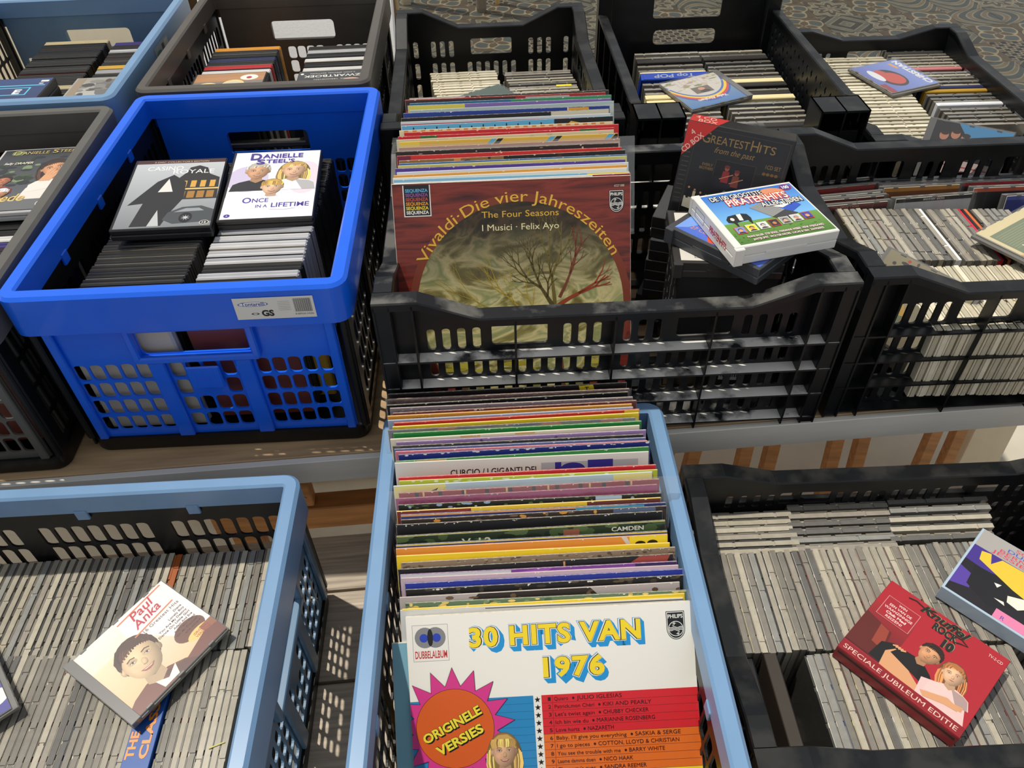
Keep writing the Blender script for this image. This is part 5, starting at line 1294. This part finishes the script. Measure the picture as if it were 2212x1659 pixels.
def d_navy(cv):
    cv.grad(0, 0, 1, 1, (34, 62, 118), (24, 34, 60)); cv.rect(.30, .16, .96, .178, (90, 200, 230)); cv.frame(.34, .22, .80, .40, .02, (90, 200, 230)); cv.text('E', .60, .37, .10, (230, 236, 240), width=.10, bold=.04); cv.rect(.86, .05, .97, .09, WH); cv.rect(.86, .12, .92, .14, WH)
    for k in range(6): cv.line([(.5+.02*k, .78), (.66-.03*k, .62+.02*k)], .010, (230, 230, 232))
c0 = at(117.8, 164, z=.998)
t = dvd_flat(flat_pose(c0+Vector((-DW/2, -.096, -.033)), (1, -.02, 0)), 'thick navy DVD box with a cyan frame lying on the steel-blue crate', d_navy, th=.032)
# yellow lettered DVD at the front of the royal blue crate, card standing at its back corner
t = dvd(standing(at(560, 632, z=.962), Dx, .06, DH), 'yellow-topped DVD with black lettering standing just inside the royal blue rim', None, mat('dvd_y', COLD['y'], .35), wrap=False)
cv = Canvas(.13, .03, (238, 206, 50)); cv.text('UNDERCOVER', .15, .62, .36, (40, 34, 20), width=.7, bold=.03); cv.place(t, 0, 'cover_print', PRINT, Matrix.Translation((0, DH/2-.016, DT+.0002)))

# ---- CD boxes in the black record crate
def fat_case(mtx, label, m, w=.142, h=.125, th=.0245):
    t = thing('double_cd_case', label, 'CD box', mtx=mtx)
    MB().bbox(-w/2, w/2, -h/2, h/2, 0, th*.46, .0012).build('base_shell', m, t); MB().bbox(-w/2, w/2, -h/2, h/2, th*.47, th, .0012).build('lid_shell', m, t)
    for s_ in (-1, 1): MB().bbox(-w/2-.0006, -w/2+.012, s_*h/2-.004, s_*h/2+.004, .001, th-.001, .001).build('hinge', m, t)
    MB().bbox(-.028, .028, -h/2-.0008, -h/2+.001, th*.40, th*.56, .0004).build('clasp', m, t)
    return t
WHITEP = mat('white_plastic', (232, 230, 224), .3, coat=.25); DGREYP = mat('dark_grey_plastic', (66, 68, 72), .35, coat=.2); BGREYP = mat('brown_grey_plastic', (58, 56, 54), .35, coat=.2)
cP = Vector((.388, .831, 1.0365)); TH = .0265
t = fat_case(flat_pose(cP-Vector((0, 0, TH)), (.985, .172, 0)), 'white plastic double-CD case with blue sky and green field cover, topmost of its stack', WHITEP, th=TH)
cv = Canvas(.130, .116)
cv.grad(0, 0, 1, .62, (52, 116, 206), (120, 186, 236)); cv.grad(0, .60, 1, 1, (110, 156, 66), (74, 118, 44)); mottled(cv, .66, .98, [(120, 166, 70), (66, 110, 40), (90, 136, 52)], 90, .008)
cv.ell(.72, .14, .15, .10, (222, 150, 110)); cv.poly([(.58, .44), (.86, .36), (.90, .46), (.76, .56), (.62, .60)], (44, 84, 190)); cv.poly([(.60, .40), (.86, .30), (.90, .36), (.70, .46)], WH)
cv.poly([(.38, .36), (.54, .30), (.70, .50), (.52, .60)], (150, 150, 148)); cv.poly([(.52, .60), (.70, .50), (.80, .60), (.62, .70)], (62, 62, 64))
for k in range(6): cv.line([(.40+.026*k, .355-.01*k), (.53+.026*k, .585-.016*k)], .005, (110, 110, 110))
cv.poly([(.06, .52), (.10, .46), (.24, .44), (.30, .47), (.31, .55), (.28, .68), (.265, .58), (.14, .60), (.13, .72), (.11, .60), (.06, .58)], (28, 28, 30)); cv.poly([(.19, .45), (.24, .445), (.22, .58), (.18, .57)], WH); cv.ell(.12, .53, .02, .03, WH)
def hit(tx, u, v, cap, w, edge, fill=WH):
    for du, dv in ((-.007, 0), (.007, 0), (0, -.008), (0, .008), (.010, .010)): cv.text(tx, u+du, v+dv, cap, edge, width=w, bold=.03)
    cv.text(tx, u, v, cap, fill, width=w, bold=.02)
hit('DE 100 GROOTSTE', .07, .135, .085, .56, (24, 30, 60)); hit('PIRATENHITS', .20, .275, .125, .66, (196, 36, 44)); hit('ALLER TIJDEN', .52, .385, .085, .44, (24, 30, 60))
cv.ell(.915, .075, .065, .06, (190, 40, 60)); cv.ell(.915, .075, .056, .05, (60, 60, 150)); cv.text('100', .915, .10, .055, WH, align='c', width=.075, bold=.04)
for k, (bgc, sk, hr) in enumerate((((120, 150, 210), (222, 160, 120), (70, 44, 30)), ((240, 220, 40), (206, 150, 110), (50, 36, 30)), ((220, 220, 220), (200, 190, 180), (60, 56, 52)), ((60, 50, 44), (196, 130, 90), (40, 30, 26)), ((150, 150, 150), (220, 170, 140), (40, 30, 26)), ((206, 206, 206), (206, 150, 116), (150, 120, 100)), ((50, 70, 170), (222, 160, 130), (120, 80, 50)))):
    u = .11+.124*k; v = .75-.012*k
    cv.rect(u-.052, v-.065, u+.052, v+.068, (214, 66, 60) if k % 3 == 0 else (230, 226, 220)); cv.rect(u-.045, v-.057, u+.045, v+.060, bgc)
    cv.ell(u, v+.06, .036, .03, (60, 50, 60), a0=180, a1=360); cv.ell(u, v-.005, .026, .030, hr, n=12); cv.ell(u, v+.006, .021, .026, sk, n=12)
for k, s_ in enumerate(('FRANS BAUER  STEF EKKEL  MARIANNE WEBER  HENK WIJNGAARD', 'JANTJE SMIT  WOLTER KROES  LUCAS & GEA  ZANGERES')):
    cv.text(s_, .52, .905+.06*k, .034, (150, 40, 50), width=.80-.06*k, align='c', bold=.05); cv.text(s_, .52, .905+.06*k, .034, (244, 238, 236), width=.80-.06*k, align='c', bold=.01)
cv.place(t, 0, 'cover_print', PRINT, Matrix.Translation((.003, 0, TH+.0001)))
cv = Canvas(.110, .018); cv.text('PIRATENHITS', .45, .75, .5, (200, 60, 70), width=.42, bold=.03); cv.frame(.06, .1, .30, .9, .008, (120, 160, 210))
cv.place(t, 0, 'spine_print', PRINT, Matrix(((0, 0, -1, -.0711), (-1, 0, 0, 0), (0, 1, 0, TH/2), (0, 0, 0, 1))))
# second and third case of the stack
z2 = cP.z-TH-.0006
e2 = (at(1642, 583, z=z2)-at(1441.5, 487, z=z2)); e2n = e2.normalized(); p2 = at(1441.5, 487, z=z2)
c2 = p2+e2n*.071+Vector((-e2n.y, e2n.x, 0))*.0625
t = fat_case(flat_pose(c2-Vector((0, 0, .0245)), e2n), 'dark grey double-CD case with a purple-blue cover under the white case', DGREYP)
cv = Canvas(.130, .116); cv.grad(0, 0, 1, 1, (150, 120, 210), (70, 110, 206)); cv.poly([(0, .2), (.25, 0), (.5, 0), (.1, .9), (0, 1)], (120, 160, 230)); cv.poly([(.3, .85), (.5, .7), (.62, .95), (.4, 1)], (210, 80, 50)); cv.text('27 CLASSICS', .12, .90, .06, (226, 150, 70), width=.4, rot=R(4)); cv.text('FRONT', .5, .96, .06, (230, 110, 60), width=.2, bold=.02)
cv.place(t, 0, 'cover_print', PRINT, Matrix.Translation((.003, 0, .0246)))
z3 = z2-.0250; p3 = at(1457, 566, z=z3); e3 = Vector((math.cos(R(-9)), math.sin(R(-9)), 0)); c3 = p3+e3*.071+Vector((-e3.y, e3.x, 0))*.0625
t = fat_case(flat_pose(c3-Vector((0, 0, .0245)), e3), 'brown-grey double-CD case with a white cover at the bottom of the stack', BGREYP)
cv = Canvas(.130, .116, (222, 218, 208)); cv.frame(.14, .84, .22, .95, .008, (120, 120, 120)); cv.rect(.16, .87, .20, .92, (200, 50, 70)); cv.rect(.24, .88, .34, .95, (60, 80, 120)); cv.rect(.7, .2, .9, .24, (40, 40, 40))
cv.place(t, 0, 'cover_print', PRINT, Matrix.Translation((.003, 0, .0246)))
# black box set that carries the stack
zb = z3-.0250; hb = zb-(TZ+.0095)
t = thing('box_set', 'black CD box set with white scribbled lettering on its side, under the stacked cases', 'box set', (c3.x+.004, c3.y-.002, TZ+.009), R(-9))
MB().bbox(-.066, .066, -.058, .058, 0, hb, .0015).build('box', mat('black_card', (26, 26, 28), .45, var=.1), t)
cv = Canvas(.114, hb-.004)
random.seed(3)
for k in range(9):
    v = .08+.1*k
    for j in range(4):
        u = .08+.22*j; cv.line([(u+random.uniform(0, .08), v+random.uniform(-.03, .06)) for _ in range(4)], .018, (170, 170, 172))
cv.place(t, 0, 'side_print', PRINT, Matrix(((0, 0, -1, -.0662), (-1, 0, 0, 0), (0, 1, 0, hb/2), (0, 0, 0, 1))))
cv = Canvas(.03, .03, (214, 212, 208))
for k in range(9): cv.rect(.08+.095*k, .1, .12+.095*k+.02*(k % 2), .8, BK)
cv.place(t, 0, 'barcode', PRINT, Matrix(((1, 0, 0, .03), (0, 0, -1, -.0582), (0, 1, 0, .03), (0, 0, 0, 1))))

# ---- black greatest-hits box leaning behind the stack
t1 = at(1488, 259, Y=.985); t2 = at(1722, 305, Y=.925)
exg = (t2-t1).normalized(); Wg = (t2-t1).length; lean = R(14)
nf = Vector((exg.y, -exg.x, 0)).normalized(); eyg = Vector((0, 0, math.cos(lean)))-nf*math.sin(lean); eyg = (eyg-exg*eyg.dot(exg)).normalized(); ezg = exg.cross(eyg)
Hg, Tg = Wg*.90, .048
t = thing('box_set', 'black CD box with gold lettering and a red corner label, leaning behind the white case', 'box set', mtx=basis(exg, eyg, ezg, (t1+t2)/2-eyg*Hg))
MB().bbox(-Wg/2, Wg/2, 0, Hg, -Tg, 0, .0012).build('box', mat('black_gloss_card', (30, 30, 33), .3, coat=.3, var=.15, vscale=30), t)
cv = Canvas(Wg-.001, Hg-.001)
cv.frame(.10, .045, .97, .99, .003, (84, 72, 50))
GD = (150, 118, 70)
cv.text('G', .16, .185, .11, GD, width=.075); cv.text('REATEST', .245, .18, .08, GD, width=.36); cv.text('H', .62, .185, .11, GD, width=.07); cv.text('ITS', .70, .18, .08, GD, width=.15); cv.text('from the past', .30, .27, .06, GD, width=.38, shear=.35)
for k, s_ in enumerate(('1CD SET',)): cv.text(s_, .80, .33, .04, GD, width=.14)
for k in range(4): cv.ell(.80+.038*k, .385, .017, .017, (120, 84, 44), n=12)
cv.text('EVERLY', .22, .42, .028, GD, width=.10); cv.text('BROTHERS', .20, .46, .028, GD, width=.13)
cv.rect(.34, .33, .72, .66, (18, 18, 24)); cv.frame(.34, .33, .72, .66, .003, (84, 72, 50)); cv.rect(.12, .50, .52, .86, (28, 28, 34)); cv.poly([(.12, .78), (.3, .80), (.52, .84), (.52, .96), (.12, .90)], (214, 206, 186))
for u, v, c in ((.46, .47, (150, 40, 44)), (.56, .50, (130, 60, 44))):
    cv.ell(u, v-.06, .022, .028, (150, 80, 56), n=12); cv.ell(u, v-.08, .026, .018, (110, 40, 30), n=12); cv.poly([(u-.03, v-.03), (u+.03, v-.03), (u+.036, v+.09), (u-.036, v+.09)], c); cv.line([(u-.05, v+.06), (u+.07, v-.01)], .009, (190, 130, 80))
for k in range(6):
    u = .15+.06*k; v = .70+.018*k; c = ((24, 24, 28), (206, 190, 160), (40, 34, 34), (24, 24, 26), (150, 80, 50), (30, 28, 30))[k]
    cv.ell(u, v-.02, .011, .013, (196, 140, 110), n=8); cv.poly([(u-.014, v-.005), (u+.014, v-.005), (u+.012, v+.10), (u-.012, v+.10)], c)
cv.rect(.72, .62, .96, .9, (16, 16, 18)); mottled(cv, .68, .80, [(206, 200, 190), (150, 60, 50)], 0)
for k in range(12): cv.rect(.02, .26+.05*k, .085, .272+.05*k, (70, 66, 56))
cv.poly([(0, 0), (.28, 0), (0, .36)], (206, 44, 40))
cv.text('4', .07, .14, .06, (244, 206, 190), rot=R(50)); cv.text('CD BOX', .02, .33, .055, (244, 206, 190), width=.24, rot=R(50), bold=.01)
cv.place(t, 0, 'cover_print', PRINT, Matrix.Translation((0, Hg/2, .0001)))
cv = Canvas(Wg-.002, Tg-.002); cv.poly([(0, 0), (.36, 0), (.28, 1), (0, 1)], (206, 44, 40)); cv.text('4 CD', .04, .46, .36, (244, 206, 190), width=.20); cv.text('BOX', .08, .92, .36, (244, 206, 190), width=.18)
mottled(cv, .2, .9, [(60, 58, 60), (80, 78, 78)], 14, .03)
cv.place(t, 0, 'top_print', PRINT, Matrix(((1, 0, 0, 0), (0, 0, 1, Hg+.0002), (0, -1, 0, -Tg/2), (0, 0, 0, 1))))
# boxes the leaning box stands on
base = (t1+t2)/2-eyg*Hg-ezg*(Tg*.5)
hb2 = base.z-.014-(TZ+.009); n_ = 5
for k in range(n_):
    t = thing('double_cd_case', 'dark double-CD case in the stack beneath the black greatest hits box', 'CD box', (base.x-.008+random.uniform(-.006, .006), base.y+.048+random.uniform(-.004, .004), TZ+.009+hb2*k/n_), math.atan2(exg.y, exg.x)+R(random.uniform(-6, 6)), 'dark cases under the black box')
    MB().bbox(-.071, .071, -.05, .05, .0004, hb2/n_*.48, .001).build('base_shell', BGREYP, t); MB().bbox(-.071, .071, -.05, .05, hb2/n_*.5, hb2/n_, .001).build('lid_shell', DGREYP if k % 2 else BGREYP, t)

# ---- other loose discs
def d_vader(cv):
    cv.grad(0, 0, 1, 1, (70, 120, 180), (150, 170, 160)); cv.ell(.5, 1.02, .62, .90, (60, 90, 170), n=40); cv.ell(.5, 1.03, .60, .86, (206, 60, 60), n=40); cv.ell(.5, 1.05, .585, .82, (240, 200, 50), n=40); cv.ell(.5, 1.08, .55, .80, (60, 110, 180), n=40); cv.ell(.5, 1.1, .52, .78, (206, 200, 190), n=40)
    mottled(cv, .6, .95, [(190, 180, 150), (170, 150, 130), (130, 140, 90), (214, 206, 196)], 30, .05)
    cv.rect(.34, .42, .66, .64, (110, 96, 84)); cv.ell(.5, .56, .06, .05, (206, 150, 120), n=12); cv.ell(.48, .47, .09, .05, (60, 50, 46), n=12)
    cv.arc('Vader Abraham', .5, 1.06, .50*1.0+.25, -26, 26, .08, WH, bold=.03) if False else cv.text('Vader Abraham', .5, .24, .075, WH, width=.52, align='c', bold=.03)
    for k in range(6): cv.text(('Goede Tijd', 'De Smurfen', 'Mijn Lied', 'Een Dag', 'De Wandeling', 'Het Kleine')[k][:1]*0+'- - - - - - - -', .5, .74+.04*k, .024, (170, 60, 90), width=.6, align='c')
cd_flat(flat_pose((.510, 1.487, .9055), (-.947, -.32, 0), (.0, -.04, 1)), 'CD with a rainbow arc lying upside down on the perforated crate', d_vader)
def d_chris(cv):
    cv.grad(0, 0, 1, 1, (96, 110, 180), (130, 150, 214)); cv.ell(.45, .40, .32, .24, (40, 30, 32)); cv.ell(.42, .42, .22, .18, (196, 70, 50)); cv.ell(.64, .34, .14, .10, (190, 76, 56)); cv.ell(.60, .20, .22, .08, (226, 226, 232)); cv.rect(0, 0, .3, .12, (150, 40, 60))
    cv.text('CHRISTIAN', .5, .955, .11, WH, width=.9, align='c', bold=.04); cv.poly([(.70, .80), (.90, .78), (.90, .72), (.70, .74)], (220, 160, 70))
cd_flat(flat_pose((.934, 1.545, .8875), (-.285, .958, .0), (0, -.02, 1)), 'blue CD with a red-lit face lying on the low black tray', d_chris, bar=False)
def d_green(cv): cv.grad(0, 0, 1, 1, (60, 84, 70), (36, 50, 46)); cv.rect(.05, .55, .5, .72, (232, 210, 50)); cv.ell(.7, .7, .14, .1, (60, 120, 200))
cd_flat(flat_pose(at(1060, 205, z=.916)+Vector((-.01, -.03, -.0102)), (.86, .5, 0)), 'dark green CD with a yellow strip lying behind the records', d_green)
# disc leaning at the front of the low tray
def standing_face(a, b, z, lean, label, draw, dy=0.0, bar=True, tray=None):
    pa, pb = at(*a, z=z), at(*b, z=z); ex = (pb-pa).normalized(); c = (pa+pb)/2
    nf = Vector((ex.y, -ex.x, 0)); ey = Vector((0, 0, math.cos(lean)))-nf*math.sin(lean); ez = ex.cross(ey)
    return cd_flat(basis(ex, ey, ez, c-ey*CH/2-ez*CT), label, draw, bar=bar, tray=tray)
def d_heads(cv):
    cv.rect(0, 0, 1, 1, (44, 42, 44)); cv.poly([(.30, .0), (1, .0), (1, .5), (.55, .30)], (80, 150, 200)); cv.rect(0, .52, 1, 1, (222, 200, 196))
    for u, v in ((.16, .20), (.30, .16), (.44, .20), (.22, .36), (.38, .36), (.52, .34)): cv.ell(u, v, .06, .07, (206, 140, 112), n=12); cv.ell(u, v-.04, .055, .035, (60, 44, 36), n=10)
    for k in range(5): cv.text('DOKTOR', .3, .64+.08*k, .055, (196, 60, 70), width=.5, bold=.04) if k == 1 else cv.rect(.2, .60+.08*k, .85, .62+.08*k, (200, 90, 96))
standing_face((2017, 252), (2190, 284), .930, R(30), 'CD with a row of faces leaning at the front of the low black tray', d_heads)
# discs in the crate at the table edge
def d_hot(cv):
    cv.rect(0, 0, 1, 1, (222, 206, 160)); cv.rect(.06, .14, 1, .94, (120, 130, 100)); 
    for k in range(9): cv.line([(.1, .2+.035*k), (.9, .2+.035*k)], .006, (160, 164, 120))
    cv.poly([(.06, .62), (1, .45), (1, .94), (.06, .94)], (206, 100, 40)); mottled(cv, .6, .9, [(230, 160, 60), (170, 60, 40), (240, 200, 90)], 26, .05); cv.text('HOTTEST', .2, .56, .09, WH, width=.6, bold=.02); cv.text('LOS', .12, .78, .12, WH, width=.3, bold=.04)
pl, pt_ = at(2099.6, 502, z=.928), at(2203.7, 446.3, z=.928); ex = (pt_-pl).normalized(); eyv = Vector((-ex.y, ex.x, 0))
cd_flat(flat_pose(pl+ex*.071-eyv*.0625-Vector((0, 0, .0102)), ex), 'CD with orange and green cover lying across the table edge crate', d_hot, bar=False)
def d_band(cv):
    cv.grad(0, 0, 1, 1, (150, 140, 110), (110, 100, 80)); mottled(cv, .02, .4, [(190, 60, 50), (80, 70, 60), (200, 190, 150), (60, 50, 44)], 46, .025); cv.poly([(0, .35), (.5, .3), (.5, 1), (0, 1)], (110, 130, 100)); cv.ell(.45, .5, .2, .14, (190, 160, 80)); cv.rect(.55, .42, .95, .47, (220, 200, 160)); cv.ell(.8, .6, .1, .07, (206, 90, 50))
pa, pb = at(1919, 528, z=.935), at(2066.7, 602, z=.925); ex = (pb-pa).normalized(); eyv = (Vector((-ex.y, ex.x, 0)).normalized()*math.cos(R(48))+Vector((0, 0, math.sin(R(48))))); eyv = (eyv-ex*eyv.dot(ex)).normalized(); ezv = ex.cross(eyv)
cd_flat(basis(ex, eyv, ezv, pa+ex*.071-eyv*.0625-ezv*.0102), 'CD with a band photograph in the corner of the table edge crate', d_band, bar=False)
def face(c1, c2, tx=None, tc=WH, up=True):
    def d(cv):
        cv.rect(0, 0, 1, 1, c1); cv.rect(0, 0, 1, .055, c2)
        if tx: cv.text(tx, .5, .013 if up else .045, .028, tc, width=.018*len(tx)*1.2, align='c', rot=math.pi if up else 0, bold=.02)
    return d
def d_20(cv):
    cv.rect(0, 0, 1, 1, (60, 34, 32)); cv.rect(0, 0, 1, .06, (120, 40, 40)); cv.text('HOLLAND', .5, .015, .03, (214, 170, 150), width=.24, align='c', rot=math.pi)
    for k in range(14): cv.line([(.7, .5), (.7+.6*math.cos(k*.45), .5+.6*math.sin(k*.45))], .008, (130, 110, 70))
    cv.text('H', .40, .12, .22, (206, 200, 180), width=.2, rot=math.pi/2*3, bold=.06); cv.text('N', .15, .12, .14, (190, 70, 60), width=.14, rot=math.pi/2*3, bold=.06); cv.text('20', .85, .12, .12, (200, 160, 60), width=.2, rot=math.pi/2*3, bold=.04)
STK = [((1745, 398), (1868, 386), (44, 30, 28), (96, 36, 32), None, 'dark brown CD at the back of the short stack'), ((1755, 408), (1878, 396), (130, 40, 36), (160, 50, 44), None, 'red CD in the short stack'), ((1765, 425), (1884, 414), (70, 62, 56), (190, 186, 176), None, 'grey-edged CD in the short stack'), ((1770, 432), (1892, 422), (90, 40, 38), (120, 44, 42), None, 'maroon CD in the short stack'),
       ((1900, 390), (2055, 383), (150, 146, 136), (196, 192, 180), None, 'clear-edged CD behind the crimson one'), ((1915, 397), (2068, 389), (150, 90, 40), (160, 40, 70), None, 'CD with a crimson spine behind the orange one'), ((1918, 404), (2072, 396), (140, 84, 40), (206, 140, 60), None, 'CD with an orange spine behind the white one'), ((1938, 428), (2105, 416), (206, 206, 206), (44, 42, 44), 'VADER ABRAHAM', 'white CD printed VADER ABRAHAM upside down'),
       ((2072, 384), (2222, 378), (40, 36, 44), (50, 50, 60), None, 'navy CD at the back of the red stack'), ((2080, 392), (2232, 386), (50, 34, 34), (190, 50, 60), None, 'CD with a red spine'), ((2112, 404), (2270, 398), (40, 38, 40), (214, 100, 70), None, 'black CD with an orange-red spine'), ((2185, 421), (2340, 412), (50, 60, 140), (90, 100, 180), None, 'blue CD leaning beside the clear cases')]
for a, b, c1, c2, tx, ds in STK:
    standing_face(a, b, .912, R(12), '%s, crate at the table edge' % ds, face(c1, c2, tx), bar=False)
standing_face((1778, 444), (1898, 434), .912, R(12), 'CD with sideways lettering before the short stack at the table edge', d_20, bar=False)

# ------------------------------------------------------------------ prints belong to the part that carries them
HOSTS = ('sleeve', 'front_shell', 'lid_shell', 'booklet', 'box', 'rim')
for o in list(bpy.data.objects):
    n = o.name.split('.')[0]
    if o.parent is None or o.parent.type != 'EMPTY': continue
    kids = {c.name.split('.')[0]: c for c in o.parent.children}
    if n in ('cover_print', 'booklet_print', 'spine_print', 'top_print', 'side_print', 'barcode', 'wood_print', 'ring_print', 'landscape_print', 'sticker', 'price_label', 'paper_wrap'):
        for h in HOSTS:
            if h in kids:
                ml = o.matrix_basis.copy(); o.parent = kids[h]; o.matrix_basis = ml; break
    elif n == 'tab' and 'lid' in kids: o.parent = kids['lid']
    elif n in ('hinge', 'clasp') and 'base_shell' in kids: o.parent = kids['base_shell']
